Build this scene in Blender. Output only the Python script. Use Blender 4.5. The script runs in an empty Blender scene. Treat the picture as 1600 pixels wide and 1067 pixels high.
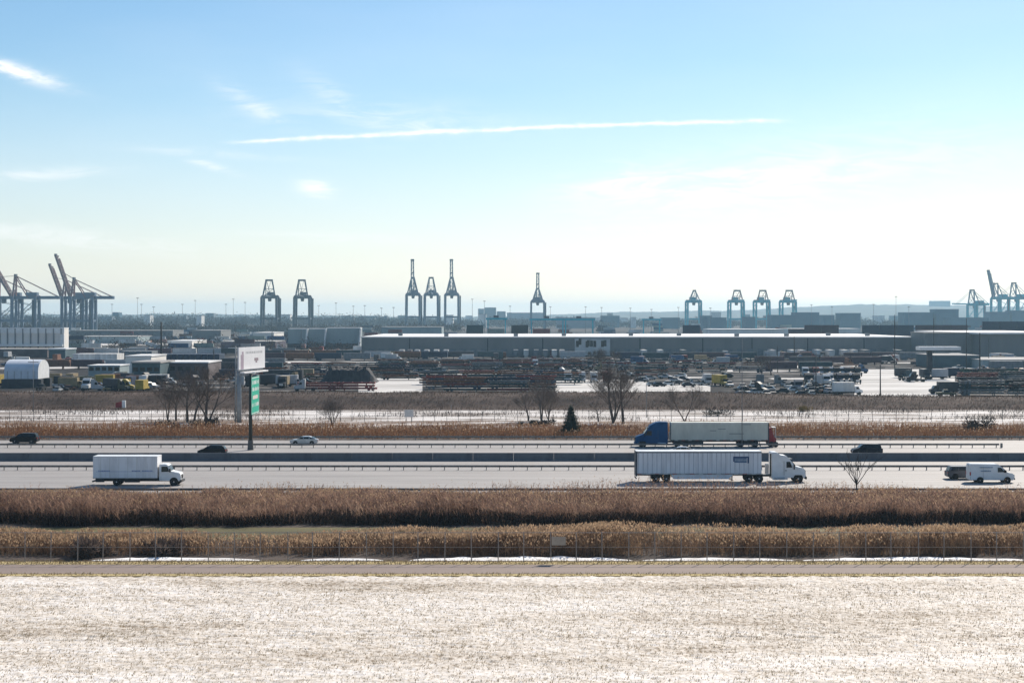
import bpy, bmesh, math, random
import numpy as np
from mathutils import Vector, Matrix

# ------------------------------------------------------------------ frame of reference
# Camera stands on a building 21.7 m above flat ground and looks along +Y. Distances are metres.
F, CX, HY, H = 2400.0, 800.0, 495.0, 21.7
def X(px, d): return (px - CX) / F * d
def GD(py): return F * H / (py - HY)             # ground distance of a contact line
def Z(py, d): return H - (py - HY) * d / F       # height of a point at distance d
def L(c): return tuple(((v/255)/12.92 if v/255 <= 0.04045 else ((v/255+0.055)/1.055)**2.4) for v in c)

scene = bpy.context.scene
col = scene.collection
rng = random.Random(7)
nrg = np.random.default_rng(11)

# ------------------------------------------------------------------ camera
cam_d = bpy.data.cameras.new('camera'); cam = bpy.data.objects.new('camera', cam_d); col.objects.link(cam)
cam.location = (0, 0, H); cam.rotation_euler = (math.pi/2, 0, 0)
cam_d.sensor_width = 36; cam_d.lens = 54; cam_d.shift_y = -38.5/1600
cam_d.clip_start = 1; cam_d.clip_end = 60000
scene.camera = cam

# ------------------------------------------------------------------ sky
SUN_EL, SUN_AZ = math.radians(37), math.radians(30)
world = bpy.data.worlds.new('World'); scene.world = world; world.use_nodes = True
def build_sky():
    nt = world.node_tree; N = nt.nodes; K = nt.links; N.clear()
    def n(t, **kw):
        x = N.new(t)
        for k, v in kw.items(): setattr(x, k, v)
        return x
    def m(op, a, b=None, c=None):
        x = n('ShaderNodeMath', operation=op)
        for i, v in enumerate((a, b, c)):
            if v is None: continue
            if isinstance(v, (int, float)): x.inputs[i].default_value = v
            else: K.new(v, x.inputs[i])
        return x.outputs[0]
    def sstep(v, lo, hi):
        x = n('ShaderNodeMapRange', interpolation_type='SMOOTHSTEP'); K.new(v, x.inputs[0])
        x.inputs[1].default_value = lo; x.inputs[2].default_value = hi
        return x.outputs[0]
    out = n('ShaderNodeOutputWorld'); bg = n('ShaderNodeBackground'); bg.inputs[1].default_value = SKY_STRENGTH
    sky = n('ShaderNodeTexSky', sky_type='NISHITA'); sky.sun_disc = False
    sky.sun_elevation = SUN_EL; sky.sun_rotation = SUN_AZ
    sky.air_density = 1.0; sky.dust_density = 0.25; sky.ozone_density = 2.0; sky.altitude = 20
    tc = n('ShaderNodeTexCoord'); sp = n('ShaderNodeSeparateXYZ'); K.new(tc.outputs['Generated'], sp.inputs[0])
    x, y, z = sp.outputs
    ys = m('MAXIMUM', y, 0.05)
    # picture-independent direction coordinates: slopes right and up of due east, in 1/2400 steps
    u0 = m('MULTIPLY_ADD', m('DIVIDE', x, ys), 2400.0, 800.0)
    v0 = m('MULTIPLY_ADD', m('DIVIDE', z, ys), -2400.0, 495.0)
    front = sstep(y, 0.1, 0.3)
    cx = n('ShaderNodeCombineXYZ'); K.new(u0, cx.inputs[0]); K.new(v0, cx.inputs[1])
    def noise(sx, sy, scale, detail=4, rough=0.55, off=0.0, dist=0.0):
        mp = n('ShaderNodeMapping'); mp.inputs['Scale'].default_value = (sx, sy, 1); mp.inputs['Location'].default_value = (off, off*1.7, off)
        K.new(cx.outputs[0], mp.inputs[0])
        t = n('ShaderNodeTexNoise'); t.inputs['Scale'].default_value = scale; t.inputs['Detail'].default_value = detail
        t.inputs['Roughness'].default_value = rough; t.inputs['Distortion'].default_value = dist
        K.new(mp.outputs[0], t.inputs['Vector']); return t.outputs['Fac']
    wob = noise(1, 3, 0.012, 3, off=5)
    masks = []
    # long condensation trail, a gently bowed line
    t = m('DIVIDE', m('SUBTRACT', u0, 330.0), 920.0)
    line = m('MULTIPLY_ADD', m('SUBTRACT', 1.0, m('POWER', m('SUBTRACT', 1.0, m('MINIMUM', m('MAXIMUM', t, 0.0), 1.0)), 1.5)), -36.0, 225.0)
    line = m('ADD', line, m('MULTIPLY', m('SUBTRACT', wob, 0.5), 9.0))
    fine = noise(1, 1, 0.05, 4, off=9)
    half = m('MULTIPLY_ADD', fine, 4.0, 0.9)
    dv = m('DIVIDE', m('SUBTRACT', v0, line), half)
    g = m('POWER', 2.718, m('MULTIPLY', m('MULTIPLY', dv, dv), -1.0))
    ends = m('MULTIPLY', sstep(t, 0.0, 0.12), m('SUBTRACT', 1.0, sstep(t, 0.9, 1.0)))
    g = m('MULTIPLY', m('MULTIPLY', g, ends), m('MULTIPLY_ADD', sstep(noise(1, 0.6, 0.022, 6, 0.7, off=21), 0.3, 0.6), 0.65, 0.3))
    masks.append(g)
    # cirrus wisps: (u, v, half length, half thickness, slope degrees, strength)
    wisps = [(20, 110, 75, 11, 17, .95), (395, 165, 55, 13, 30, .38), (520, 150, 60, 17, 35, .22), (600, 185, 190, 26, 3, .26), (70, 272, 95, 9, -3, .4),
             (325, 258, 45, 6, 17, .5), (493, 294, 26, 13, 10, .8), (90, 370, 210, 16, 6, .4), (500, 372, 120, 9, 2, .35), (965, 285, 85, 22, -8, .55),
             (1120, 300, 190, 34, -8, .7), (970, 357, 90, 4, -1, .4), (1350, 260, 300, 60, -6, .3), (640, 205, 60, 14, -12, .22), (330, 240, 130, 7, 4, .2)]
    for k, (cu, cv, a, b, ang, s) in enumerate(wisps):
        ca, sa = math.cos(math.radians(ang)), math.sin(math.radians(ang))
        du = m('SUBTRACT', u0, cu); dvv = m('SUBTRACT', v0, cv)
        p = m('DIVIDE', m('ADD', m('MULTIPLY', du, ca), m('MULTIPLY', dvv, sa)), a)
        q = m('DIVIDE', m('ADD', m('MULTIPLY', du, -sa), m('MULTIPLY', dvv, ca)), b)
        e = m('POWER', 2.718, m('MULTIPLY', m('ADD', m('MULTIPLY', p, p), m('MULTIPLY', q, q)), -1.0))
        masks.append(m('MULTIPLY', e, s))
    cl = noise(0.28, 1.5, 0.028, 8, 0.68, off=3, dist=1.2)
    soft = masks[1]
    for w in masks[2:]: soft = m('ADD', soft, w)
    soft = m('MULTIPLY', soft, m('MULTIPLY_ADD', sstep(cl, 0.36, 0.64), 1.05, 0.1))
    # thin veil of cirrus over the whole sky
    n3 = n('ShaderNodeTexNoise'); n3.inputs['Scale'].default_value = 2.2; n3.inputs['Detail'].default_value = 5
    mp = n('ShaderNodeMapping'); mp.inputs['Scale'].default_value = (1, 1, 4); K.new(tc.outputs['Generated'], mp.inputs[0]); K.new(mp.outputs[0], n3.inputs['Vector'])
    veil = m('MULTIPLY', sstep(n3.outputs['Fac'], 0.45, 0.8), 0.12)
    tot = m('MINIMUM', m('ADD', m('MULTIPLY', m('ADD', masks[0], soft), front), veil), 1.0)
    mix = n('ShaderNodeMix', data_type='RGBA'); K.new(tot, mix.inputs[0])
    grade = n('ShaderNodeMix', data_type='RGBA'); grade.blend_type = 'MULTIPLY'; grade.inputs[0].default_value = 1.0
    K.new(sky.outputs[0], grade.inputs[6]); tn = n('ShaderNodeMix', data_type='RGBA'); K.new(sstep(z, 0.0, 0.15), tn.inputs[0]); tn.inputs[6].default_value = (1.07, 0.985, 1.03, 1); tn.inputs[7].default_value = (*SKY_TINT, 1); K.new(tn.outputs[2], grade.inputs[7])
    hs = n('ShaderNodeHueSaturation'); K.new(m('MULTIPLY_ADD', sstep(z, 0.0, 0.17), SKY_SAT-0.8, 0.8), hs.inputs['Saturation']); K.new(grade.outputs[2], hs.inputs['Color'])
    K.new(hs.outputs[0], mix.inputs[6]); mix.inputs[7].default_value = (CLOUD*1.0, CLOUD*0.99, CLOUD*0.98, 1)
    K.new(mix.outputs[2], bg.inputs[0]); K.new(bg.outputs[0], out.inputs[0])
SKY_STRENGTH = 0.075; SKY_TINT = (1.03, 1.045, 1.03); SKY_SAT = 1.2; CLOUD = 10.5
build_sky()

# ------------------------------------------------------------------ sun and exposure
sun_vec = Vector((math.sin(SUN_AZ)*math.cos(SUN_EL), math.cos(SUN_AZ)*math.cos(SUN_EL), math.sin(SUN_EL)))
sd = bpy.data.lights.new('sun', 'SUN'); sd.energy = 4.4; sd.angle = math.radians(0.53); sd.color = (1.0, 0.905, 0.78)
sun = bpy.data.objects.new('sun', sd); col.objects.link(sun); sun.rotation_euler = sun_vec.to_track_quat('Z', 'Y').to_euler(); sun.location = (0, 0, 300)
vs = scene.view_settings; vs.view_transform = 'Standard'; vs.look = 'None'; vs.exposure = 0.6; vs.gamma = 1.0; vs.use_curve_mapping = False
scene.render.engine = 'CYCLES'
scene.cycles.use_denoising = True
scene.cycles.max_bounces = 6; scene.cycles.diffuse_bounces = 3; scene.cycles.glossy_bounces = 3; scene.cycles.transmission_bounces = 4
scene.cycles.transparent_max_bounces = 8; scene.cycles.volume_bounces = 0

# ------------------------------------------------------------------ materials
MATS = {}
def mat(name, c, rough=0.7, var=0.12, scale=1.0, metal=0.0, c2=None, bump=0.0, bscale=None, spec=0.4, stretch=None, detail=5, lo=0.35, hi=0.65):
    """Procedural surface: base colour varied by noise (towards c2 or a darker shade), rough/gloss, fine relief."""
    if name in MATS: return MATS[name]
    M = bpy.data.materials.new(name); M.use_nodes = True; nt = M.node_tree; N = nt.nodes; K = nt.links
    b = N['Principled BSDF']; b.inputs['Roughness'].default_value = rough; b.inputs['Metallic'].default_value = metal
    b.inputs['Specular IOR Level'].default_value = spec
    tc = N.new('ShaderNodeTexCoord'); mp = N.new('ShaderNodeMapping'); K.new(tc.outputs['Object'], mp.inputs[0])
    if stretch: mp.inputs['Scale'].default_value = stretch
    t = N.new('ShaderNodeTexNoise'); t.inputs['Scale'].default_value = scale; t.inputs['Detail'].default_value = detail; t.inputs['Roughness'].default_value = 0.6
    K.new(mp.outputs[0], t.inputs['Vector'])
    r = N.new('ShaderNodeMapRange'); r.inputs[1].default_value = lo; r.inputs[2].default_value = hi; K.new(t.outputs['Fac'], r.inputs[0])
    mx = N.new('ShaderNodeMix'); mx.data_type = 'RGBA'; K.new(r.outputs[0], mx.inputs[0])
    d = c2 if c2 else tuple(v*(1-var*2) for v in c)
    mx.inputs[6].default_value = (*c, 1); mx.inputs[7].default_value = (*d, 1)
    K.new(mx.outputs[2], b.inputs['Base Color'])
    if bump:
        t2 = N.new('ShaderNodeTexNoise'); t2.inputs['Scale'].default_value = bscale or scale*6; t2.inputs['Detail'].default_value = 4; K.new(tc.outputs['Object'], t2.inputs['Vector'])
        bp = N.new('ShaderNodeBump'); bp.inputs['Strength'].default_value = bump; bp.inputs['Distance'].default_value = 0.1; K.new(t2.outputs['Fac'], bp.inputs['Height']); K.new(bp.outputs[0], b.inputs['Normal'])
    MATS[name] = M; return M

def plant_mat(name, cols, trans=0.4):
    """Dry plant matter: each blade takes its own tone; thin, so it lets light through."""
    M = bpy.data.materials.new(name); M.use_nodes = True; nt = M.node_tree; N = nt.nodes; K = nt.links; N.clear()
    out = N.new('ShaderNodeOutputMaterial'); g = N.new('ShaderNodeNewGeometry'); cr = N.new('ShaderNodeValToRGB')
    el = cr.color_ramp.elements
    for i, c in enumerate(cols):
        e = el[i] if i < 2 else el.new(i/(len(cols)-1))
        e.position = i/(len(cols)-1); e.color = (*c, 1)
    tc = N.new('ShaderNodeTexCoord'); t = N.new('ShaderNodeTexNoise'); t.inputs['Scale'].default_value = 0.06; t.inputs['Detail'].default_value = 4
    K.new(tc.outputs['Object'], t.inputs['Vector'])
    t2 = N.new('ShaderNodeTexNoise'); t2.inputs['Scale'].default_value = 0.55; t2.inputs['Detail'].default_value = 5; t2.inputs['Roughness'].default_value = 0.65; K.new(tc.outputs['Object'], t2.inputs['Vector'])
    def mr(src, lo, hi, to):
        x = N.new('ShaderNodeMapRange'); x.inputs[1].default_value = lo; x.inputs[2].default_value = hi; x.inputs[4].default_value = to; K.new(src, x.inputs[0]); return x.outputs[0]
    ad0 = N.new('ShaderNodeMath'); K.new(mr(t.outputs['Fac'], 0.3, 0.7, 0.32), ad0.inputs[0]); K.new(mr(t2.outputs['Fac'], 0.38, 0.62, 0.46), ad0.inputs[1])
    ad = N.new('ShaderNodeMath'); ad.operation = 'MULTIPLY_ADD'; ad.inputs[1].default_value = 0.3; K.new(g.outputs['Random Per Island'], ad.inputs[0]); K.new(ad0.outputs[0], ad.inputs[2])
    K.new(ad.outputs[0], cr.inputs[0])
    di = N.new('ShaderNodeBsdfDiffuse'); tr = N.new('ShaderNodeBsdfTranslucent'); mx = N.new('ShaderNodeMixShader'); mx.inputs[0].default_value = trans
    K.new(cr.outputs[0], di.inputs[0]); K.new(cr.outputs[0], tr.inputs[0]); K.new(di.outputs[0], mx.inputs[1]); K.new(tr.outputs[0], mx.inputs[2]); K.new(mx.outputs[0], out.inputs[0])
    return M

def glass_mat(name, c=(0.012, 0.016, 0.02)):
    return mat(name, c, rough=0.2, var=0.1, scale=0.6, spec=0.3)

WHITE = mat('white_paint', (0.80, 0.80, 0.79), 0.35, c2=(0.66, 0.66, 0.65), scale=0.5)
OFFW = mat('weathered_white', (0.72, 0.71, 0.68), 0.6, c2=(0.52, 0.50, 0.47), scale=0.35, stretch=(1, 1, 0.4))
TRAILW = mat('trailer_white', (0.76, 0.765, 0.78), 0.45, c2=(0.54, 0.53, 0.53), scale=0.9, stretch=(1.6, 1, 0.25), lo=0.45, hi=0.8, detail=8)
GREYBOX = mat('grey_green_panel', (0.57, 0.575, 0.50), 0.5, c2=(0.43, 0.43, 0.375), scale=0.6, stretch=(1, 1, 0.35))
RUBBER = mat('tyre_rubber', (0.018, 0.018, 0.02), 0.85, scale=8)
STEEL = mat('galvanised_steel', (0.36, 0.37, 0.38), 0.5, metal=0.6, scale=3)
RUSTY = mat('weathered_rail_steel', (0.26, 0.245, 0.23), 0.65, metal=0.2, c2=(0.17, 0.15, 0.135), scale=1.5)
DARKST = mat('dark_steel', (0.035, 0.037, 0.042), 0.55, scale=2)
BLACK = mat('black_paint', (0.006, 0.007, 0.010), 0.45, scale=1, spec=0.2)
CHROME = mat('wheel_alloy', (0.55, 0.55, 0.56), 0.35, metal=0.8, scale=6)
GLASS = glass_mat('dark_glass')
REDL = mat('red_lens', (0.45, 0.02, 0.02), 0.25, scale=4)
CLEARL = mat('headlight_lens', (0.6, 0.62, 0.65), 0.15, scale=4)
BLUE = mat('blue_paint', (0.006, 0.07, 0.185), 0.5, c2=(0.006, 0.055, 0.145), scale=0.8, spec=0.15)
SILVER = mat('silver_paint', (0.50, 0.52, 0.54), 0.32, metal=0.35, scale=1)
GREYP = mat('grey_paint', (0.085, 0.09, 0.105), 0.4, metal=0.2, scale=1)
REDP = mat('red_paint', (0.30, 0.025, 0.03), 0.45, c2=(0.2, 0.02, 0.025), scale=1)
CONC = mat('barrier_concrete', (0.135, 0.145, 0.16), 0.9, c2=(0.085, 0.09, 0.10), scale=0.35, bump=0.3, stretch=(1, 1, 0.4))
BARK = mat('bare_bark', (0.10, 0.078, 0.066), 0.9, c2=(0.06, 0.046, 0.04), scale=3)

# ------------------------------------------------------------------ mesh helpers
class MB:
    def __init__(s): s.v = []; s.f = []
    def add(s, vs_, fs):
        o = len(s.v); s.v += [tuple(p) for p in vs_]; s.f += [tuple(i+o for i in f) for f in fs]; return s
    def box(s, x0, x1, y0, y1, z0, z1):
        return s.add([(x0,y0,z0),(x1,y0,z0),(x1,y1,z0),(x0,y1,z0),(x0,y0,z1),(x1,y0,z1),(x1,y1,z1),(x0,y1,z1)],
                     [(0,3,2,1),(4,5,6,7),(0,1,5,4),(1,2,6,5),(2,3,7,6),(3,0,4,7)])
    def prism(s, poly, y0, y1, hw=None):
        """poly: (x,z) outline, counter-clockwise seen from -Y; hw: half width per vertex instead of y0,y1."""
        n = len(poly)
        if hw: a = [(p[0], -hw[i], p[1]) for i, p in enumerate(poly)]; b = [(p[0], hw[i], p[1]) for i, p in enumerate(poly)]
        else: a = [(p[0], y0, p[1]) for p in poly]; b = [(p[0], y1, p[1]) for p in poly]
        return s.add(a+b, [tuple(range(n)), tuple(range(2*n-1, n-1, -1))] + [(i, i+n, (i+1) % n + n, (i+1) % n) for i in range(n)])
    def beam(s, p, q, w, h=None, up=(0, 0, 1)):
        p, q = Vector(p), Vector(q); d = (q-p).normalized(); u = Vector(up)
        if abs(d.dot(u)) > 0.95: u = Vector((0, 1, 0))
        a = d.cross(u).normalized()*(w/2); b = a.cross(d).normalized()*((h or w)/2)
        c = [p-a-b, p+a-b, p+a+b, p-a+b, q-a-b, q+a-b, q+a+b, q-a+b]
        return s.add(c, [(0,1,2,3),(7,6,5,4),(0,4,5,1),(1,5,6,2),(2,6,7,3),(3,7,4,0)])
    def cyl(s, p, q, r0, r1=None, n=8, cap=True):
        p, q = Vector(p), Vector(q); r1 = r0 if r1 is None else r1; d = (q-p).normalized()
        u = Vector((0, 0, 1)) if abs(d.z) < 0.9 else Vector((1, 0, 0)); a = d.cross(u).normalized(); b = d.cross(a)
        vs_ = [p+(a*math.cos(t)+b*math.sin(t))*r0 for t in [2*math.pi*i/n for i in range(n)]] + [q+(a*math.cos(t)+b*math.sin(t))*r1 for t in [2*math.pi*i/n for i in range(n)]]
        fs = [(i, (i+1) % n, (i+1) % n+n, i+n) for i in range(n)]
        if cap: fs += [tuple(range(n-1, -1, -1)), tuple(range(n, 2*n))]
        return s.add(vs_, fs)
    def lathe_y(s, prof, c, n=16):
        """prof: (radius, y) pairs revolved about the Y axis through c."""
        vs_ = []; k = len(prof)
        for i in range(n):
            t = 2*math.pi*i/n
            vs_ += [(c[0]+r*math.cos(t), c[1]+y, c[2]+r*math.sin(t)) for r, y in prof]
        fs = [(i*k+j, ((i+1) % n)*k+j, ((i+1) % n)*k+j+1, i*k+j+1) for i in range(n) for j in range(k-1)]
        fs += [tuple(i*k for i in range(n-1, -1, -1)), tuple(i*k+k-1 for i in range(n))]
        return s.add(vs_, fs)
    def mesh(s, name, m, smooth=False, bevel=0.0, seg=2):
        me = bpy.data.meshes.new(name); me.from_pydata(s.v, [], s.f)
        bm = bmesh.new(); bm.from_mesh(me); bmesh.ops.recalc_face_normals(bm, faces=bm.faces)
        if bevel: bmesh.ops.bevel(bm, geom=[e for e in bm.edges if e.is_manifold and e.calc_face_angle(0) > 0.35], offset=bevel, segments=seg, affect='EDGES', clamp_overlap=True)
        bm.to_mesh(me); bm.free()
        if smooth: me.polygons.foreach_set('use_smooth', [True]*len(me.polygons))
        me.materials.append(m); return me
    def build(s, name, m, parent=None, loc=None, **kw):
        o = bpy.data.objects.new(name, s.mesh(name, m, **kw)); col.objects.link(o); o.parent = parent
        if loc is not None: o.location = loc
        return o

def box(*a): return MB().box(*a)
def tag(o, label, cat, group=None):
    o['label'] = label; o['category'] = cat
    if group: o['group'] = group
    return o
def thing(name, label, cat, loc=(0, 0, 0), rz=0, group=None):
    o = bpy.data.objects.new(name, None); o.empty_display_size = 0.3; col.objects.link(o); o.location = loc; o.rotation_euler = (0, 0, rz)
    return tag(o, label, cat, group)
def struct(o): o['kind'] = 'structure'; return o
def stuff(o): o['kind'] = 'stuff'; return o
def kids(o): return [c for c in bpy.data.objects if c.parent == o]
def inst(name, me, parent=None, loc=(0, 0, 0), rot=(0, 0, 0), sc=None):
    o = bpy.data.objects.new(name, me); col.objects.link(o); o.parent = parent; o.location = loc; o.rotation_euler = rot
    if sc is not None: o.scale = sc if hasattr(sc, '__len__') else (sc, sc, sc)
    return o
def copy_tree(root, tree, loc, rz, label, cat, group=None, sc=1.0):
    r = root.copy(); col.objects.link(r); r.location = loc; r.rotation_euler = (0, 0, rz); r.scale = (sc, sc, sc); tag(r, label, cat, group)
    for ch, subs in tree:
        c = ch.copy(); col.objects.link(c); c.parent = r
        for g in subs:
            d = g.copy(); col.objects.link(d); d.parent = c
    return r
def tree_of(root): return [(c, kids(c)) for c in kids(root)]
ORD = ['first', 'second', 'third', 'fourth', 'fifth', 'sixth', 'seventh', 'eighth', 'ninth', 'tenth', 'eleventh', 'twelfth', 'thirteenth', 'fourteenth', 'fifteenth', 'sixteenth',
       'seventeenth', 'eighteenth', 'nineteenth', 'twentieth', 'twenty-first', 'twenty-second', 'twenty-third', 'twenty-fourth', 'twenty-fifth', 'twenty-sixth', 'twenty-seventh', 'twenty-eighth', 'twenty-ninth', 'thirtieth']

def tri_mesh(name, verts, faces, mats, midx=None):
    """Large meshes from numpy arrays: verts (n,3), faces (k,3) triangles or (k,4) quads."""
    me = bpy.data.meshes.new(name); k = faces.shape[1]
    me.vertices.add(len(verts)); me.vertices.foreach_set('co', verts.astype(np.float32).ravel())
    me.loops.add(faces.size); me.loops.foreach_set('vertex_index', faces.astype(np.int32).ravel())
    me.polygons.add(len(faces)); me.polygons.foreach_set('loop_start', np.arange(0, faces.size, k, dtype=np.int32))
    for m in mats: me.materials.append(m)
    if midx is not None: me.polygons.foreach_set('material_index', midx.astype(np.int32))
    me.update(calc_edges=True); me.validate(); return me

# value noise for terrain and planting
_tab = nrg.random((256, 256))
def vnoise(x, y):
    x = np.asarray(x, float); y = np.asarray(y, float); xi = np.floor(x).astype(int); yi = np.floor(y).astype(int); fx = x-xi; fy = y-yi
    fx = fx*fx*(3-2*fx); fy = fy*fy*(3-2*fy); g = lambda a, b: _tab[a % 256, b % 256]
    return (g(xi, yi)*(1-fx)+g(xi+1, yi)*fx)*(1-fy)+(g(xi, yi+1)*(1-fx)+g(xi+1, yi+1)*fx)*fy
def fbm(x, y, o=4):
    r = 0; a = 0.5; t = 0
    for k in range(o): r = r+a*vnoise(x*2**k+17*k, y*2**k+5*k); t += a; a *= 0.5
    return r/t

def sheet(name, x0, x1, y0, y1, z, m, nx=1, ny=1, hf=None):
    xs = np.linspace(x0, x1, nx+1); ys = np.linspace(y0, y1, ny+1); gx, gy = np.meshgrid(xs, ys)
    gz = np.full(gx.shape, float(z)) if hf is None else hf(gx, gy)
    v = np.stack([gx.ravel(), gy.ravel(), gz.ravel()], 1); i = np.arange((nx+1)*(ny+1)).reshape(ny+1, nx+1)
    f = np.stack([i[:-1, :-1].ravel(), i[:-1, 1:].ravel(), i[1:, 1:].ravel(), i[1:, :-1].ravel()], 1)
    me = tri_mesh(name, v, f, [m])
    if hf is not None: me.polygons.foreach_set('use_smooth', [True]*len(me.polygons))
    o = bpy.data.objects.new(name, me); col.objects.link(o); return struct(o)

# ================================================================== THE SETTING
EARTH = mat('winter_earth', (0.12, 0.095, 0.08), 0.95, c2=(0.07, 0.055, 0.05), scale=0.05, spec=0.05)
SOIL = mat('reed_bed_soil', (0.07, 0.05, 0.04), 0.95, c2=(0.04, 0.03, 0.025), scale=0.3)
MUD = mat('ditch_water', (0.10, 0.09, 0.045), 0.7, c2=(0.16, 0.14, 0.065), scale=0.15, stretch=(0.4, 1, 1), spec=0.12)
ASPH = mat('salted_asphalt', (0.30, 0.285, 0.27), 0.75, c2=(0.23, 0.22, 0.21), scale=0.25, stretch=(0.08, 1, 1), bump=0.15, bscale=20)
def road_material():
    M = bpy.data.materials.new('worn_highway'); M.use_nodes = True; nt = M.node_tree; N = nt.nodes; K = nt.links; b = N['Principled BSDF']; b.inputs['Roughness'].default_value = 0.72; b.inputs['Specular IOR Level'].default_value = 0.4
    g = N.new('ShaderNodeNewGeometry'); sp = N.new('ShaderNodeSeparateXYZ'); K.new(g.outputs['Position'], sp.inputs[0])
    def nz(st, sc, det=5):
        mp = N.new('ShaderNodeMapping'); mp.inputs['Scale'].default_value = st; K.new(g.outputs['Position'], mp.inputs[0]); t = N.new('ShaderNodeTexNoise'); t.inputs['Scale'].default_value = sc; t.inputs['Detail'].default_value = det; K.new(mp.outputs[0], t.inputs['Vector']); return t.outputs['Fac']
    def mm(op, a, c=0.0):
        x = N.new('ShaderNodeMath'); x.operation = op
        for i, v in enumerate((a, c)):
            if isinstance(v, (int, float)): x.inputs[i].default_value = v
            else: K.new(v, x.inputs[i])
        return x.outputs[0]
    tr = mm('SINE', mm('MULTIPLY', sp.outputs[1], 2*math.pi/1.85)); st = nz((0.012, 1.2, 1), 1.0, 6); pt = nz((0.06, 0.35, 1), 1.0, 4)
    f = mm('ADD', mm('MULTIPLY', tr, 0.10), mm('ADD', mm('MULTIPLY', st, 0.9), mm('MULTIPLY', pt, 0.6)))
    r_ = N.new('ShaderNodeMapRange'); r_.inputs[1].default_value = 0.45; r_.inputs[2].default_value = 1.05; K.new(f, r_.inputs[0])
    cr = N.new('ShaderNodeMix'); cr.data_type = 'RGBA'; K.new(r_.outputs[0], cr.inputs[0]); cr.inputs[6].default_value = (0.37, 0.345, 0.325, 1); cr.inputs[7].default_value = (0.21, 0.195, 0.185, 1); K.new(cr.outputs[2], b.inputs['Base Color'])
    return M
ASPH = road_material()
ASPH2 = mat('service_asphalt', (0.25, 0.195, 0.165), 0.85, c2=(0.20, 0.155, 0.135), scale=0.3, stretch=(0.15, 1, 1), bump=0.2, bscale=15)
DRY = mat('dry_verge', (0.50, 0.41, 0.22), 0.95, c2=(0.34, 0.27, 0.14), scale=2.0, spec=0.05)
YARD = mat('yard_ground', (0.035, 0.033, 0.034), 0.95, c2=(0.40, 0.37, 0.34), scale=0.09, stretch=(0.5, 1, 1), lo=0.54, hi=0.68, spec=0.05, detail=8)
LOT = mat('snowy_lot', (0.62, 0.60, 0.57), 0.9, c2=(0.33, 0.31, 0.29), scale=0.06, stretch=(0.35, 1, 1), lo=0.42, hi=0.7, spec=0.1)
MARK = mat('road_marking', (0.55, 0.55, 0.52), 0.7, scale=2)

def snow_material():
    M = bpy.data.materials.new('thin_snow_over_grass'); M.use_nodes = True; nt = M.node_tree; N = nt.nodes; K = nt.links; b = N['Principled BSDF']
    b.inputs['Roughness'].default_value = 0.8; b.inputs['Specular IOR Level'].default_value = 0.2
    g = N.new('ShaderNodeNewGeometry')
    def nz(scale, stretch, det=4, rough=0.6, off=0):
        mp = N.new('ShaderNodeMapping'); mp.inputs['Scale'].default_value = stretch; mp.inputs['Location'].default_value = (off, off, 0); K.new(g.outputs['Position'], mp.inputs[0])
        t = N.new('ShaderNodeTexNoise'); t.inputs['Scale'].default_value = scale; t.inputs['Detail'].default_value = det; t.inputs['Roughness'].default_value = rough; K.new(mp.outputs[0], t.inputs['Vector']); return t.outputs['Fac']
    def mm(op, a, c):
        x = N.new('ShaderNodeMath'); x.operation = op
        for i, v in enumerate((a, c)):
            if isinstance(v, (int, float)): x.inputs[i].default_value = v
            else: K.new(v, x.inputs[i])
        return x.outputs[0]
    fine = nz(3.2, (1, 0.6, 1), 5, 0.7); big = nz(0.09, (0.3, 1.4, 1), 5); mid = nz(0.6, (0.6, 1, 1), 4, off=40)
    s = mm('ADD', mm('MULTIPLY', fine, 0.75), mm('ADD', mm('MULTIPLY', big, 0.55), mm('MULTIPLY', mid, 0.3)))
    r = N.new('ShaderNodeMapRange'); r.inputs[1].default_value = 0.66; r.inputs[2].default_value = 0.98; K.new(s, r.inputs[0])
    cr = N.new('ShaderNodeValToRGB'); e = cr.color_ramp.elements
    e[0].position = 0; e[0].color = (0.80, 0.76, 0.72, 1); e[1].position = 1; e[1].color = (0.26, 0.20, 0.14, 1)
    k = e.new(0.5); k.color = (0.62, 0.555, 0.475, 1)
    K.new(r.outputs[0], cr.inputs[0]); K.new(cr.outputs[0], b.inputs['Base Color'])
    return M
SNOW = snow_material()
PATCH = mat('old_snow_patch', (0.80, 0.79, 0.78), 0.85, c2=(0.5, 0.46, 0.42), scale=0.8, stretch=(0.4, 1, 1), lo=0.5, hi=0.72)

struct(sheet('terrain', -6400, 6400, -100, 13800, -1.0, EARTH))
NEAR = 260
def snow_h(x, y):
    rut = 0.07*np.exp(-((y-104.0-1.4*fbm(x*0.08, y*0))/0.24)**2)*np.clip(3*vnoise(x*0.5, y*0+4)-1, 0, 1) + 0.05*np.exp(-((y-105.6-1.2*fbm(x*0.05+9, y*0))/0.2)**2)*np.clip(3*vnoise(x*0.4+50, y*0+4)-1.2, 0, 1) + 0.04*np.exp(-((y-103.0-1.0*fbm(x*0.06+29, y*0))/0.2)**2)*np.clip(3*vnoise(x*0.6+80, y*0+4)-1.5, 0, 1)
    return 0.02+0.13*fbm(x*1.5+3, y*2.2)+0.13*fbm((x+0.6*y)*2.0, (y-0.5*x)*2.8, 3)-0.18 - rut
sheet('snow_field', -70, 70, 60, 128.7, 0, SNOW, 900, 520, snow_h)
for a in (-1, 1): sheet('snow_field_beyond', *((70, NEAR) if a > 0 else (-NEAR, -70)), 60, 128.7, -0.03, SNOW)
sheet('grass_verge', -NEAR, NEAR, 128.7, 129.9, 0.0, DRY)
sheet('service_road', -NEAR, NEAR, 129.9, 134.7, 0.012, ASPH2)
sheet('grass_verge', -NEAR, NEAR, 134.7, 136.4, 0.0, DRY)
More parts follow.
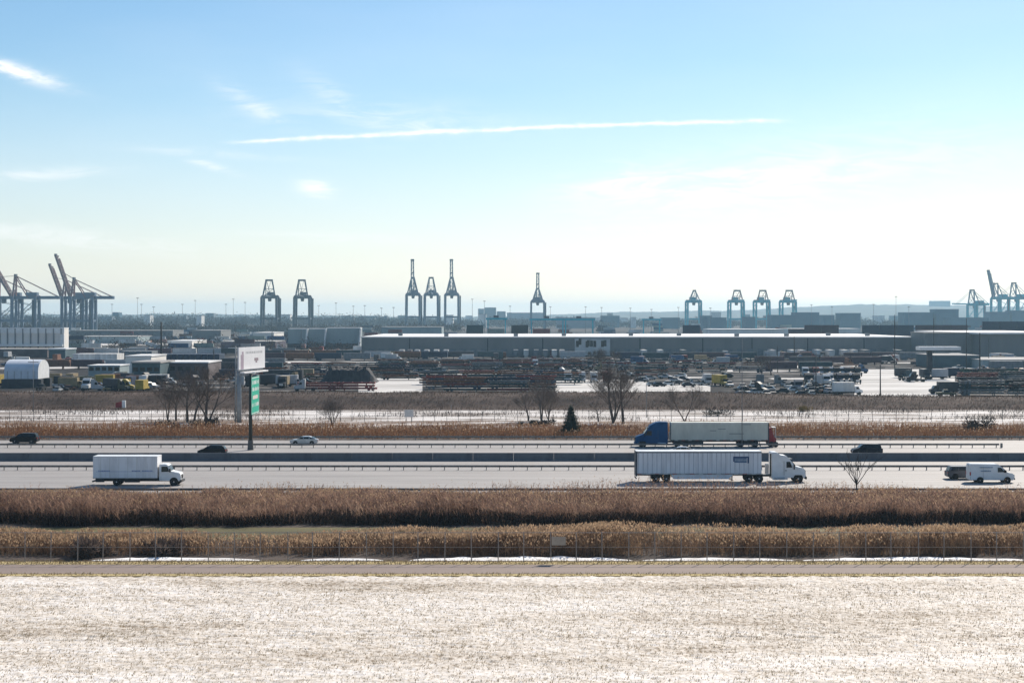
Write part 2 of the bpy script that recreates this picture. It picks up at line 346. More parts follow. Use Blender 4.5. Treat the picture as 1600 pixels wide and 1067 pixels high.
sheet('reed_bed', -NEAR, NEAR, 136.4, 149.5, 0.0, SOIL)
sheet('ditch_water', -NEAR, NEAR, 149.5, 158.5, -0.01, MUD)
sheet('reed_bed', -NEAR, NEAR, 158.5, 188.6, 0.0, SOIL)
road_near = sheet('highway_near_side', -NEAR, NEAR, 188.6, 230.6, 0.02, ASPH)
road_far = sheet('highway_far_side', -NEAR, NEAR, 230.6, 270.0, 0.02, ASPH)
sheet('reed_bed', -NEAR*1.3, NEAR*1.3, 270.0, 297, 0.0, SOIL)
sheet('rough_ground', -NEAR*1.3, NEAR*1.3, 297, 321, 0.0, mat('snow_patched_ground', (0.17, 0.12, 0.09), 0.95, c2=(0.62, 0.58, 0.55), scale=0.14, stretch=(0.4, 1, 1), lo=0.47, hi=0.6))
sheet('frontage_road', -400, 400, 321, 357, 0.02, mat('snowy_street', (0.64, 0.61, 0.585), 0.9, c2=(0.20, 0.165, 0.14), scale=0.16, stretch=(0.25, 1, 1), lo=0.44, hi=0.58, detail=8))
BRUSH = mat('dry_brush_bank', (0.13, 0.098, 0.082), 0.95, c2=(0.065, 0.05, 0.043), scale=0.25, stretch=(0.4, 1, 1), spec=0.05)
def bank_h(x, y):
    top = 2.75-1.1/(1+np.exp(-(x-70)/12.0))+0.35*fbm(x*0.06, y*0.0+3)
    return 0.02+top*np.exp(-((y-379)/11.0)**4)+0.25*(fbm(x*0.4, y*0.4)-0.5)*np.exp(-((y-379)/14.0)**4)
sheet('brush_bank', -400, 400, 357, 402, 0, BRUSH, 400, 45, bank_h)
sheet('yard', -900, 900, 402, 2300, 0.0, YARD)
# road markings: thin sheets just above the asphalt
mk = MB()
for y in (192.2, 214.8, 218.6, 229.0): mk.box(-200, 200, y, y+0.15, 0.024, 0.026)
for y in (199.5, 203.3, 207.1, 222.2, 225.8):
    for x in range(-190, 190, 12): mk.box(x, x+4, y, y+0.15, 0.024, 0.026)
stuff(mk.build('lane_marking', MARK, road_near))
mk = MB()
for y in (234.2, 252.5, 256.8, 268.6): mk.box(-200, 200, y, y+0.15, 0.024, 0.026)
for y in (240.2, 246.2, 260.7, 264.6):
    for x in range(-190, 190, 12): mk.box(x, x+4, y, y+0.15, 0.024, 0.026)
stuff(mk.build('lane_marking', MARK, road_far))
# pale snow-covered lots in the yard (pixel columns, ground lines)
for i, (a, b, yn, yf) in enumerate([(560, 660, 617, 591), (868, 1010, 617, 593), (1335, 1492, 626, 577), (395, 560, 552, 547), (1230, 1340, 575, 570), (1500, 1600, 577, 570), (1000, 1110, 612, 600)]):
    n, f = GD(yn), GD(yf); v = [(X(a, n), n, 0.012+0.004*i), (X(b, n), n, 0.012+0.004*i), (X(b, f), f, 0.012+0.004*i), (X(a, f), f, 0.012+0.004*i)]
    struct(MB().add(v, [(0, 1, 2, 3)]).build('snowy_lot', LOT))

# hills far beyond the port, haze-dimmed
def hills():
    px = np.array([-300, 0, 300, 560, 740, 860, 950, 1080, 1150, 1280, 1340, 1450, 1600, 1900]); py = np.array([493, 492, 491, 495, 495, 491, 488, 485.5, 486, 479, 475, 476, 479, 482])
    d0 = 7600.0; xs = np.linspace(X(-260, d0), X(1860, d0), 420); ys = np.linspace(6400, 9600, 26); gx, gy = np.meshgrid(xs, ys)
    top = H-(np.interp(gx/d0*F+CX, px, py)-HY)*d0/F
    prof = np.clip(1-((gy-7800)/1400)**2, 0, 1)**0.7
    gz = -0.9+(top+14*(fbm(gx*0.004, gy*0.004)-0.5)+9*(fbm(gx*0.02, gy*0.02, 2)-0.5))*prof
    v = np.stack([gx.ravel(), gy.ravel(), gz.ravel()], 1); i = np.arange(gx.size).reshape(gx.shape)
    f = np.stack([i[:-1, :-1].ravel(), i[:-1, 1:].ravel(), i[1:, 1:].ravel(), i[1:, :-1].ravel()], 1)
    o = bpy.data.objects.new('hills', tri_mesh('hills', v, f, [mat('wooded_hill', (0.06, 0.055, 0.04), 0.95, c2=(0.03, 0.03, 0.025), scale=0.01)])); col.objects.link(o); struct(o)
hills()

# ================================================================== PLANTS
REED = plant_mat('reed_stalk', [(0.07, 0.045, 0.033), (0.17, 0.108, 0.072), (0.29, 0.19, 0.12), (0.47, 0.33, 0.205)], 0.42)
REED2 = plant_mat('marsh_reed', [(0.075, 0.046, 0.038), (0.20, 0.125, 0.095), (0.34, 0.22, 0.16), (0.54, 0.38, 0.27)], 0.48)
PLUME = plant_mat('reed_plume', [(0.27, 0.175, 0.115), (0.50, 0.36, 0.235), (0.38, 0.24, 0.15)], 0.52)
RUSTREED = plant_mat('russet_reed', [(0.10, 0.045, 0.026), (0.20, 0.095, 0.05), (0.30, 0.17, 0.095), (0.25, 0.10, 0.045)], 0.35)
STRAW = plant_mat('straw_grass', [(0.13, 0.095, 0.055), (0.24, 0.18, 0.10), (0.36, 0.29, 0.17), (0.17, 0.135, 0.065)], 0.25)
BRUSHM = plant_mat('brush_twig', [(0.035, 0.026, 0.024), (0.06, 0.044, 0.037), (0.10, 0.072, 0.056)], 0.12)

def reeds(name, pts, h, w, lean, stalk, plume, leaf=3, plume_frac=0.7, plume_size=1.0):
    """Each reed: a thin bent stalk, blade leaves and a feathery head."""
    n = len(pts); V = []; T = []; M = []
    yaw = nrg.random(n)*2*np.pi; la = nrg.random(n)*2*np.pi; lm = lean*nrg.random(n)*h
    top = pts+np.stack([np.cos(la)*lm, np.sin(la)*lm, h], 1)
    base = 0
    def put(tris, mi):
        nonlocal base
        k = tris.shape[1]; V.append(tris.reshape(-1, 3)); T.append(np.arange(base, base+tris.shape[0]*k).reshape(-1, 3)); M.append(np.full(tris.shape[0]*k//3, mi)); base += tris.shape[0]*k
    side = np.stack([np.cos(yaw), np.sin(yaw), np.zeros(n)], 1)
    ww = w*(0.6+0.8*nrg.random(n))[:, None]
    put(np.stack([pts-side*ww, pts+side*ww, top], 1), 0)
    for k in range(leaf):
        t = 0.15+0.7*nrg.random(n); a = nrg.random(n)*2*np.pi; p = pts+(top-pts)*t[:, None]
        out = np.stack([np.cos(a), np.sin(a), np.zeros(n)], 1); l = h*(0.18+0.22*nrg.random(n)); upz = l*(0.2+0.8*nrg.random(n))
        tip = p+out*l[:, None]*0.7+np.stack([0*l, 0*l, upz], 1); s2 = np.stack([-np.sin(a), np.cos(a), 0.6*np.ones(n)], 1)*ww*1.1
        put(np.stack([p-s2, p+s2, tip], 1), 0)
    if plume is not None:
        sel = nrg.random(n) < plume_frac; tp = top[sel]; k = len(tp); a = nrg.random(k)*2*np.pi
        pl = (0.28+0.22*nrg.random(k))*plume_size; pw = (0.05+0.05*nrg.random(k))*plume_size; dr = np.stack([np.cos(a)*pl*0.35, np.sin(a)*pl*0.35, pl*0.75], 1)
        for j in range(2):
            s2 = np.stack([np.cos(a+j*1.57), np.sin(a+j*1.57), np.zeros(k)], 1)*pw[:, None]; mid = tp+dr*0.35
            put(np.stack([tp-dr*0.2, mid+s2, tp+dr, tp-dr*0.2, tp+dr, mid-s2], 1), 1)
    me = tri_mesh(name, np.concatenate(V), np.concatenate(T), [stalk] + ([plume] if plume is not None else []), np.concatenate(M))
    o = bpy.data.objects.new(name, me); col.objects.link(o); return stuff(o)

def scatter(n, x0, x1, y0, y1, dens=None):
    p = np.stack([x0+(x1-x0)*nrg.random(n), y0+(y1-y0)*nrg.random(n)], 1)
    if dens is not None: p = p[nrg.random(n) < dens(p[:, 0], p[:, 1])]
    return p
def z0(p): return np.concatenate([p, np.zeros((len(p), 1))], 1)

# reeds by the service road fence
fb = lambda x: 148.0-1.8*fbm(x*0.06+2, x*0)-3.4*np.exp(-((x+25.5)/5.0)**2)-1.5*np.exp(-((x-29.3)/2.4)**2)
p = scatter(50000, -66, 66, 138.6, 150, lambda x, y: np.where((y < fb(x)) & (y > 138.9+0.8*vnoise(x*0.3, x*0)), np.clip(2.4*fbm(x*0.3, y*0.35)-0.4, 0.08, 1), 0))
hh = (0.8+1.2*fbm(p[:, 0]*0.2, p[:, 1]*0.3+7)+0.45*nrg.random(len(p)))*np.interp(p[:, 1], [138, 144, 148.5], [1.05, 1.0, 0.82])*np.clip((p[:, 1]-137.2)/3.0, 0.6, 1)*(1-0.25*np.exp(-((p[:, 0]+24)/7)**2))*(1+0.16*np.tanh((p[:, 0]-2)/4))*(1-0.22*np.exp(-((p[:, 0]-29.3)/3.5)**2))
reeds('reeds_by_fence', z0(p), hh, 0.02, 0.25, REED, PLUME, 5, 0.75, 0.75)['label'] = 'tall tan reeds with feathery heads behind the wire fence'
# reeds between ditch and highway
lb = lambda x: 160.4+4.5*(fbm(x*0.07+8, x*0)-0.5)+1.6*(vnoise(x*0.5, x*0+3)-0.5)
p = scatter(80000, -84, 84, 158.6, 187.2, lambda x, y: np.where(y > lb(x), np.clip(2.6*fbm(x*0.22+4, y*0.25)-0.55, 0.05, 1), 0))
hh = (1.5+1.0*fbm(p[:, 0]*0.1+3, p[:, 1]*0.15)+0.3*nrg.random(len(p)))*np.interp(p[:, 1], [158, 166, 178, 187.2], [1.15, 1.05, 0.66, 0.22])*(0.45+1.1*fbm(p[:, 0]*0.35, p[:, 1]*0.35+30))*(0.8+0.4*fbm(p[:, 0]*0.05+70, p[:, 1]*0.05))
reeds('reeds_by_highway', z0(p), hh, 0.026, 0.45, REED2, PLUME, 6, 0.3, 0.55)['label'] = 'brown reed marsh between the ditch and the highway'
p = np.concatenate([scatter(15000, -84, 84, 159.2, 187, lambda x, y: np.where(y > lb(x), np.clip(2.4*fbm(x*0.16+44, y*0.2)-0.95, 0, 1), 0)), scatter(16000, -84, 84, 158.8, 163.5, lambda x, y: 1.0*(y > lb(x)-.6))])  # loose brush, plus a front strip of dark plants added as base shade
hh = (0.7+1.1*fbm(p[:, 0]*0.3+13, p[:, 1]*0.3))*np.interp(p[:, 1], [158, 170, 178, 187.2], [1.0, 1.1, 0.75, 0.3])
reeds('marsh_brush_and_shade', z0(p), hh, 0.03, 0.9, BRUSHM, None, 6)['label'] = 'dark tangled brush among the highway reeds, front row added as base shade'
# sparse tall stems along the near road edge
p = scatter(11000, -84, 84, 181.5, 188.0, lambda x, y: np.clip(1.6*fbm(x*0.09+31, y*0+2)-0.72+0.75*np.exp(-((x-19)/13)**2), 0.03, 1))
reeds('tall_weeds', z0(p), (0.6+1.2*nrg.random(len(p)))*(1+0.35*np.exp(-((p[:, 0]-19)/13)**2)), 0.026, 0.3, REED2, PLUME, 4, 0.4, 0.5)['label'] = 'sparse tall weeds along the near road edge'
# russet reeds beyond the highway
p = scatter(34000, -135, 135, 272.3, 298, lambda x, y: np.clip(0.35+1.0*fbm(x*0.12+14, y*0.2), 0, 1))
hh = (0.9+0.8*fbm(p[:, 0]*0.08+3, p[:, 1]*0.15))*(0.8+0.4*nrg.random(len(p)))
reeds('reeds_beyond_highway', z0(p), hh, 0.04, 0.25, RUSTREED, PLUME, 4, 0.12, 0.9)['label'] = 'russet reeds beyond the far guardrail'
p = scatter(6000, -140, 140, 297, 320, lambda x, y: np.clip(1.8*fbm(x*0.08+50, y*0.15)-0.6, 0, 1))
reeds('rough_grass', z0(p), 0.3+0.6*nrg.random(len(p)), 0.05, 0.4, RUSTREED, None, 3)['label'] = 'rough brown grass between snow patches before the street'
BANKM = plant_mat('bank_grass', [(0.07, 0.052, 0.044), (0.13, 0.096, 0.078), (0.22, 0.165, 0.125)], 0.25)
# low brush on the bank behind the street
p = scatter(34000, -190, 190, 359, 392, lambda x, y: np.clip(0.4+fbm(x*0.1, y*0.2+60), 0, 1))
pz = np.concatenate([p, bank_h(p[:, 0], p[:, 1])[:, None]-0.05], 1)
reeds('bank_brush', pz, (0.12+0.5*fbm(p[:, 0]*0.15, p[:, 1]*0.3+20)+0.2*nrg.random(len(p)))*(0.4+1.2*fbm(p[:, 0]*0.05+33, p[:, 1]*0.1)), 0.05, 0.6, BANKM, None, 4)['label'] = 'low brown brush covering the bank behind the street'
p = scatter(15000, -150, 150, 321.5, 357, lambda x, y: np.clip(3.4*fbm(x*0.05+90, y*0.14)-1.55, 0.004, 1))
reeds('street_scrub', z0(p), 0.25+0.7*nrg.random(len(p)), 0.05, 0.6, BRUSHM, None, 4)['label'] = 'brown scrub breaking up the snowy street strip'
# grass tips through the thin snow
def dg(x, y): return np.clip(0.15+0.9*fbm(x*0.25, y*0.5+90)+0.7*np.exp(-((y-104.6-0.8*vnoise(x*0.08, x*0))/0.6)**2)*(vnoise(x*0.35, y*1.8) > .5)-0.5*(y > 124.5+1.5*vnoise(x*0.4, x*0)), 0.02, 1)
p = scatter(90000, -46, 46, 84, 128.6, dg)
reeds('grass_tips', z0(p)+np.array([0, 0, -0.05]), 0.07+0.10*nrg.random(len(p)), 0.022, 0.9, STRAW, None, 2)['label'] = 'straw grass tips poking through the thin snow'
p = np.concatenate([scatter(2600, -50, 50, 128.8, 130.1), scatter(8000, -50, 50, 134.6, 137)])
reeds('verge_grass', z0(p), 0.06+0.12*nrg.random(len(p)), 0.03, 0.8, STRAW, None, 2)['label'] = 'yellow dry grass along the service road edges'
# snow lying under the fence
def snow_patch(x0, x1, y0, y1, amp):
    n = 60; v = []; f = []
    for i in range(n+1):
        x = x0+(x1-x0)*i/n; e = math.sin(math.pi*i/n)**0.5; w = amp*(0.55+0.7*float(vnoise(x*0.9, y0)))*e
        v += [(x, y0, 0.02), (x, y0+w*0.5, 0.02+0.16*e), (x, y0+w, 0.02)]
    for i in range(n): f += [(3*i, 3*i+3, 3*i+4, 3*i+1), (3*i+1, 3*i+4, 3*i+5, 3*i+2)]
    o = MB().add(v, f).build('snow_patch', PATCH, smooth=True); struct(o)
for a, b, amp in ((145, 410, 2.0), (640, 990, 2.6), (1000, 1240, 1.4), (1250, 1620, 1.9), (470, 600, 0.8)): snow_patch(X(a, 137.2), X(b, 137.2), 136.7, 138, amp)

TWIG = mat('bare_twig', (0.17, 0.13, 0.108), 0.9, c2=(0.10, 0.078, 0.066), scale=2)
def bare_tree(seed, h, spread=0.5, stems=1, levels=5, twig=0.035):
    """Leafless tree: trunk mesh and crown mesh (limbs and twigs)."""
    R = random.Random(seed); trunk = MB(); crown = MB()
    def grow(p, d, l, r, lev, mb):
        segs = 3; q = p
        for s in range(segs):
            d2 = (d+Vector((R.uniform(-1, 1), R.uniform(-1, 1), R.uniform(-0.3, 0.6)))*0.16).normalized(); e = q+d2*(l/segs); r2 = max(r*(1-0.4*(s+1)/segs), twig*0.6); rr = max(r*(1-0.4*s/segs), twig*0.7)
            mb.cyl(q, e, rr, r2, 5 if lev < 2 else 3, cap=False); q, d = e, d2
            if lev < levels and (s > 0 or lev > 1):
                for _ in range(2 if lev < 2 else (1 if s < 2 or R.random() < .5 else 2)):
                    a = R.uniform(0, 6.283); side = Vector((math.cos(a), math.sin(a), R.uniform(-0.1, 0.7))).normalized()
                    grow(q, (d*(1-spread)+side*spread).normalized(), l*R.uniform(0.5, 0.72), max(r2*0.5, twig), lev+1, crown)
        if lev < levels: grow(q, d, l*0.62, r2, lev+1, crown)
    for k in range(stems):
        a = k*6.28/stems+R.uniform(0, 1); t = Vector((math.cos(a)*0.35*(stems > 1), math.sin(a)*0.35*(stems > 1), 1)).normalized()
        grow(Vector((0, 0, 0)), t, h*(0.36 if stems == 1 else 0.42), 0.028*h/(1 if stems == 1 else 1.5), 0, trunk)
    return trunk.mesh('trunk', BARK), crown.mesh('crown', TWIG)
TREES = {k: bare_tree(*a) for k, a in {'tall': (1, 10, 0.44, 1, 5, 0.008), 'tall2': (5, 10, 0.44, 1, 5, 0.008), 'wide': (12, 10, 0.55, 4, 5, 0.008), 'wide2': (23, 10, 0.5, 2, 5, 0.008), 'small': (33, 6, 0.62, 1, 3, 0.02)}.items()}
def plant_tree(px, d, h, kind, label, z=0.0, rz=0.0, group=None):
    t = thing('bare_tree', label, 'tree', (X(px, d), d, z), rz, group); s = h/(10 if kind != 'small' else 6)
    inst('trunk', TREES[kind][0], t, sc=s); inst('crown', TREES[kind][1], t, sc=s); return t
g1 = 'bare trees left of the billboard'
for px, d, h, k, lab in [(262, 322, 9.5, 'wide2', 'leftmost bare tree of the clump beside the billboard'), (275, 320, 10, 'tall2', 'second bare tree from the left in the clump beside the billboard'),
                         (293, 319, 11.5, 'tall', 'bare tree in the middle of the clump left of the billboard'), (304, 321, 10.5, 'tall2', 'bare tree just right of the middle of the billboard clump'),
                         (321, 320, 13, 'tall', 'tallest bare tree of the clump, second from the billboard'), (327, 318, 12, 'wide2', 'bare tree nearest the billboard in the clump')]:
    plant_tree(px, d, h, k, lab, rz=px*0.7, group=g1)
plant_tree(520, 301, 5.6, 'wide', 'small dark bare tree alone behind the silver sedan', rz=2.0)
g2 = 'bare trees beside the conifer'
for px, d, h, k, lab in [(826, 320, 7.5, 'tall2', 'thin bare tree at the far left of the pair left of the conifer'), (846, 318, 10, 'wide2', 'thick bare tree between the thin one and the conifer'),
                         (857, 322, 6.5, 'wide', 'low spreading bare tree just left of the conifer')]: plant_tree(px, d, h, k, lab, rz=px, group=g2)
plant_tree(958, 314, 12.0, 'wide', 'wide many-stemmed bare tree right of the conifer', rz=0.4)
plant_tree(974, 312, 12.5, 'tall', 'leaning bare tree above the nose of the blue truck', rz=1.4)
plant_tree(935, 318, 6.0, 'small', 'small bare sapling between conifer and many-stemmed tree', rz=1.0)
plant_tree(1070, 318, 8.0, 'wide2', 'round bare tree rising behind the grey trailer', rz=2.2)
def forked_tree(px, d, label):
    R = random.Random(4); tr = MB(); cr = MB(); P = Vector
    q = P((0, 0, 0))
    for k in range(3): e = q+P((R.uniform(-.07, .07), R.uniform(-.07, .07), .68)); tr.cyl(q, e, .13-.02*k, .11-.02*k, 7, cap=False); q = e
    def limb(p, dr, l, rad, lev):
        for k in range(4):
            dr = (dr+P((R.uniform(-.5, .5), R.uniform(-.5, .5), R.uniform(-.1, .45)))*.3).normalized(); e = p+dr*l/4; cr.cyl(p, e, rad*(1-.2*k), rad*(.8-.2*k)+.006, 4, cap=False); p = e
            if lev < 3 and (k > 0 or lev):
                a = R.uniform(0, 6.28); limb(p, (dr+P((math.cos(a), math.sin(a)*.6, R.uniform(-.1, .3)))*.62).normalized(), l*R.uniform(.38, .55), rad*.5, lev+1)
    for a, t in ((0, .62), (.8, .35), (2.0, .42), (3.1, .7), (3.9, .3), (5.3, .5), (2.7, .2)): limb(q-P((0, 0, R.uniform(0, .35))), P((math.cos(a)*math.sin(t), math.sin(a)*math.sin(t), math.cos(t))), R.uniform(2.0, 2.9), .06, 0)
    t = thing('bare_tree', label, 'tree', (X(px, d), d, 0)); tr.build('trunk', BARK, t); cr.build('crown', BARK, t)
forked_tree(1339, 182.5, 'small lone forked bare tree on the near roadside')
plant_tree(1190, 560, 9, 'tall', 'bare tree among scrapped cars before the long warehouse', rz=0.3)
plant_tree(1205, 566, 9.5, 'tall2', 'slim bare tree close right of another before the warehouse', rz=2.3)
plant_tree(965, 600, 11, 'tall2', 'bare tree in front of the white warehouse office', rz=1.3)
plant_tree(935, 620, 9, 'wide', 'low bare tree below the white warehouse office', rz=4.3)

def conifer(px, d, h, label):
    t = thing('conifer_tree', label, 'tree', (X(px, d), d, 0)); MB().cyl((0, 0, 0), (0, 0, h*0.95), 0.16, 0.03, 7).build('trunk', BARK, t)
    n = 9000; u = nrg.random(n); z = 0.2+(h-0.2)*(1-u**0.5)*0.99; lay = 0.75+0.25*np.sin(z*5.2)**2; rmax = (h-z)/h*h*0.46*lay+0.12
    a = nrg.random(n)*6.283; r = rmax*(0.35+0.7*nrg.random(n)); c = np.stack([r*np.cos(a), r*np.sin(a), z-0.22*r], 1)
    o = np.stack([np.cos(a), np.sin(a), -0.35*np.ones(n)], 1)*0.30; s = np.stack([-np.sin(a), np.cos(a), 0.3*(nrg.random(n)-0.5)], 1)*0.09
    v = np.stack([c-s, c+s, c+o], 1).reshape(-1, 3)
    b = bpy.data.objects.new('crown', tri_mesh('crown', v, np.arange(len(v)).reshape(-1, 3), [plant_mat('needles', [(0.012, 0.026, 0.022), (0.022, 0.04, 0.03), (0.035, 0.055, 0.035)], 0.12)])); col.objects.link(b); b.parent = t
conifer(892, 281, 5.7, 'dark green conifer standing beyond the far guardrail')

def shrub(px, d, w, h, label, m, z=0.0, n=900):
    k = 9; cc = nrg.normal(size=(k, 3))*np.array([w*.26, w*.2, h*.12])+np.array([0, 0, h*.30]); rr = (.16+.2*nrg.random(k))*min(w, 2.2*h); cc[:, 2] = np.clip(cc[:, 2], .1, h*.7); j = nrg.integers(0, k, n)
    dv = nrg.normal(size=(n, 3)); dv /= np.linalg.norm(dv, axis=1)[:, None]; q = rr[j][:, None]*(nrg.random(n)**.5)[:, None]; b = cc[j]+dv*q; b[:, 2] = np.abs(b[:, 2])*.95; e = b+dv*(.25+.25*nrg.random((n, 1)))+np.array([0, 0, .18]); e[:, 2] = np.abs(e[:, 2])
    s = nrg.normal(size=(n, 3))*0.05; v = np.stack([b-s, b+s, e], 1).reshape(-1, 3)
    t = thing('shrub', label, 'shrub', (X(px, d), d, z)); o = bpy.data.objects.new('foliage', tri_mesh('foliage', v, np.arange(len(v)).reshape(-1, 3), [m])); col.objects.link(o); o.parent = t
    st = MB()
    for k in range(5): st.cyl((0, 0, 0), (math.cos(k*1.3)*w*0.25, math.sin(k*1.3)*w*0.25, h*0.6), 0.05, 0.02, 4)
    st.build('stem', BARK, t)
DSH = plant_mat('dark_shrub', [(0.025, 0.024, 0.024), (0.045, 0.04, 0.038), (0.075, 0.062, 0.055)], 0.15)
shrub(1122, 336, 4.6, 1.7, 'dark rounded shrub on the snowy street behind the grey trailer', DSH)
shrub(1527, 287, 5.4, 4.6, 'tall dark shrub in the russet reeds above the white van', DSH, n=1600)
shrub(1255, 352, 2.6, 1.6, 'ochre shrub on the snowy street right of the red forklift', plant_mat('ochre_shrub', [(0.10, 0.07, 0.03), (0.2, 0.15, 0.05)], 0.2), n=500)
GBR = plant_mat('grey_brush', [(0.07, 0.052, 0.046), (0.12, 0.09, 0.078), (0.18, 0.135, 0.11)], 0.3)
shrub(145, 139.6, 3.4, 1.5, 'dark brushy shrub behind the wire fence near its left end', GBR, n=2200)
shrub(258, 140.0, 3.0, 1.4, 'second dark brushy shrub behind the wire fence', GBR, n=1600)
shrub(300, 300, 12, 1.6, 'dark bramble patch at the feet of the bare tree clump', DSH, n=2600)
shrub(850, 306, 9, 1.1, 'dark bramble strip below the bare trees left of the conifer', DSH, n=1600)

# ================================================================== ROAD FURNITURE
def guardrail(y, x0, x1, label, post_step=1.95, end=None, h=0.74):
    t = thing('guardrail', label, 'guardrail', (0, y, 0))
    r = MB(); prof = [(0, h-0.31), (-0.05, h-0.27), (-0.05, h-0.21), (0.02, h-0.155), (-0.05, h-0.10), (-0.05, h-0.04), (0, h)]; n = len(prof)
    v = [(x, a-0.06, b) for x in (x0, x1) for a, b in prof]; r.add(v, [(i, i+1, i+1+n, i+n) for i in range(n-1)])
    v2 = [(x, a-0.052, b) for x in (x0, x1) for a, b in prof]; r.add(v2, [(i+n, i+1+n, i+1, i) for i in range(n-1)])
    me = bpy.data.meshes.new('rail'); me.from_pydata(r.v, [], r.f); me.materials.append(RUSTY); ro = bpy.data.objects.new('rail', me); col.objects.link(ro); ro.parent = t
    pm = MB().box(-0.06, 0.06, -0.04, 0.11, 0.0, h-0.03).mesh('post', RUSTY)
    k = int((x1-x0)/post_step)
    for i in range(k+1): inst('post', pm, t, (x0+i*post_step+rng.uniform(-.06, .06), 0, 0))
    if end is not None: MB().box(end, end+0.35, -0.12, 0.16, 0, 0.8).build('end_terminal', RUSTY, t, bevel=0.05)
    return t
guardrail(188.2, X(-60, 188), X(1660, 188), 'low steel guardrail along the near road edge above the reeds', 3.0)
guardrail(217.4, X(-60, 217), X(1660, 217), 'steel guardrail on posts between the two near carriageways')
guardrail(254.6, X(-60, 255), X(1560, 255), 'steel guardrail between the two far carriageways, ending near the van', end=X(1562, 255))
guardrail(270.6, X(-60, 270), X(1660, 270), 'steel guardrail along the far road edge before the russet reeds', 3.8)
mb_t = thing('concrete_barrier', 'long dark concrete median barrier between opposing traffic', 'barrier', (0, 231.6, 0))
seg = MB().prism([(-3.03, 0), (3.03, 0), (3.03, 1.2), (-3.03, 1.2)], -0.3, 0.3)
seg = MB(); pr = [(-0.32, 0), (-0.32, 0.08), (-0.19, 0.33), (-0.10, 1.2), (0.10, 1.2), (0.19, 0.33), (0.32, 0.08), (0.32, 0)]; n = len(pr)
seg.add([(x, a, b) for x in (-3.03, 3.03) for a, b in pr], [tuple(range(n)), tuple(range(2*n-1, n-1, -1))]+[(i, i+n, (i+1) % n+n, (i+1) % n) for i in range(n)])
segm = seg.mesh('segment', CONC, bevel=0.015, seg=1)
for i in range(28): inst('segment', segm, mb_t, (-85+i*6.09+3, rng.uniform(-.015, .015), 0.02))

def chain_fence(y, x0, x1, h, step, label, pm_r, wire, mid=True, mesh_pitch=0.11, name='chain_link_fence', post_mat=None, zf=None):
    t = thing(name, label, 'fence', (0, y, 0)); pmat = post_mat or STEEL
    pm = MB().cyl((0, 0, 0), (0, 0, h), pm_r, pm_r, 8).cyl((0, 0, h), (0, 0, h+0.05), pm_r*1.25, pm_r*0.5, 8).mesh('post', pmat)
    k = int((x1-x0)/step)
    for i in range(k+1): inst('post', pm, t, (x0+i*step+rng.uniform(-.08, .08), 0, 0), (rng.uniform(-.012, .012), rng.uniform(-.012, .012), 0))
    MB().cyl((x0, 0, h-0.02), (x1, 0, h-0.02), pm_r*0.75, pm_r*0.75, 6).build('top_rail', pmat, t)
    if mid: MB().cyl((x0, 0, h*0.5), (x1, 0, h*0.5), pm_r*0.45, pm_r*0.45, 6).build('mid_rail', pmat, t)
    if wire:
        n = int((x1-x0)/mesh_pitch); xs = x0+np.arange(n)*mesh_pitch; V = []; Fc = []; b = 0
        for sgn in (1, -1):
            lo = np.stack([xs, np.full(n, -pm_r-0.01), np.full(n, 0.08)], 1); hi = np.stack([xs+sgn*(h-0.12)*0.55, np.full(n, -pm_r-0.012), np.full(n, h-0.04)], 1)
            w = np.array([wire, 0, 0]); q = np.stack([lo-w, lo+w, hi+w, hi-w], 1).reshape(-1, 3); V.append(q); Fc.append(np.arange(b, b+len(q)).reshape(-1, 4)); b += len(q)
        o = bpy.data.objects.new('wire_mesh', tri_mesh('wire_mesh', np.concatenate(V), np.concatenate(Fc), [pmat])); col.objects.link(o); o.parent = t; stuff(o)
    return t
FPOST = mat('fence_post_steel', (0.30, 0.27, 0.255), 0.6, metal=0.2, c2=(0.2, 0.175, 0.165), scale=2)
chain_fence(136.1, X(-45, 136), X(1660, 136), 2.62, 2.33, 'chain-link fence along the service road before the reeds', 0.045, 0.0007, post_mat=FPOST)
s = thing('fence_sign', 'small blank tan sign hung on the chain-link fence', 'sign', (X(873, 136), 135.98, Z(851.5, 136)))
MB().box(-0.62, 0.62, -0.012, 0.012, 0, 0.76).build('panel', mat('tan_sign', (0.40, 0.34, 0.28), 0.7, scale=1.5), s, bevel=0.004)
for a in (-0.5, 0.5): MB().box(a-0.02, a+0.02, -0.016, 0.05, 0.68, 0.72).build('clip', STEEL, s)
chain_fence(318.5, X(-60, 318), X(1660, 318), 2.3, 2.45, 'thin fence with dark posts before the snowy street', 0.045, 0.004, mesh_pitch=0.4, name='street_fence', post_mat=DARKST)

# overhead-sign column with a green panel set across the road
t = thing('highway_sign', 'tall dark post carrying an edge-on green highway sign', 'sign', (X(391.5, 250.6), 250.6, 0))
DK = mat('dark_sign_steel', (0.03, 0.035, 0.03), 0.6, scale=2)
MB().cyl((0, 0, 0), (0, 0, 12.4), 0.33, 0.24, 12).build('post', DK, t, smooth=True)
MB().cyl((0, 0, 0), (0, 0, 1.6), 0.52, 0.42, 12).build('footing', mat('footing_concrete', (0.12, 0.115, 0.11), 0.9, scale=2), t)
GREEN = mat('sign_green', (0.0, 0.42, 0.27), 0.45, c2=(0.0, 0.34, 0.22), scale=0.8)
zb, zt_ = Z(647, 250), Z(589, 250); ya, yb = -2.4, 5.0
pn = MB().box(0.5, 0.58, ya, yb, zb, zt_).build('panel', GREEN, t)
WL = mat('sign_white', (0.75, 0.78, 0.75), 0.5, scale=2)
bd = MB()
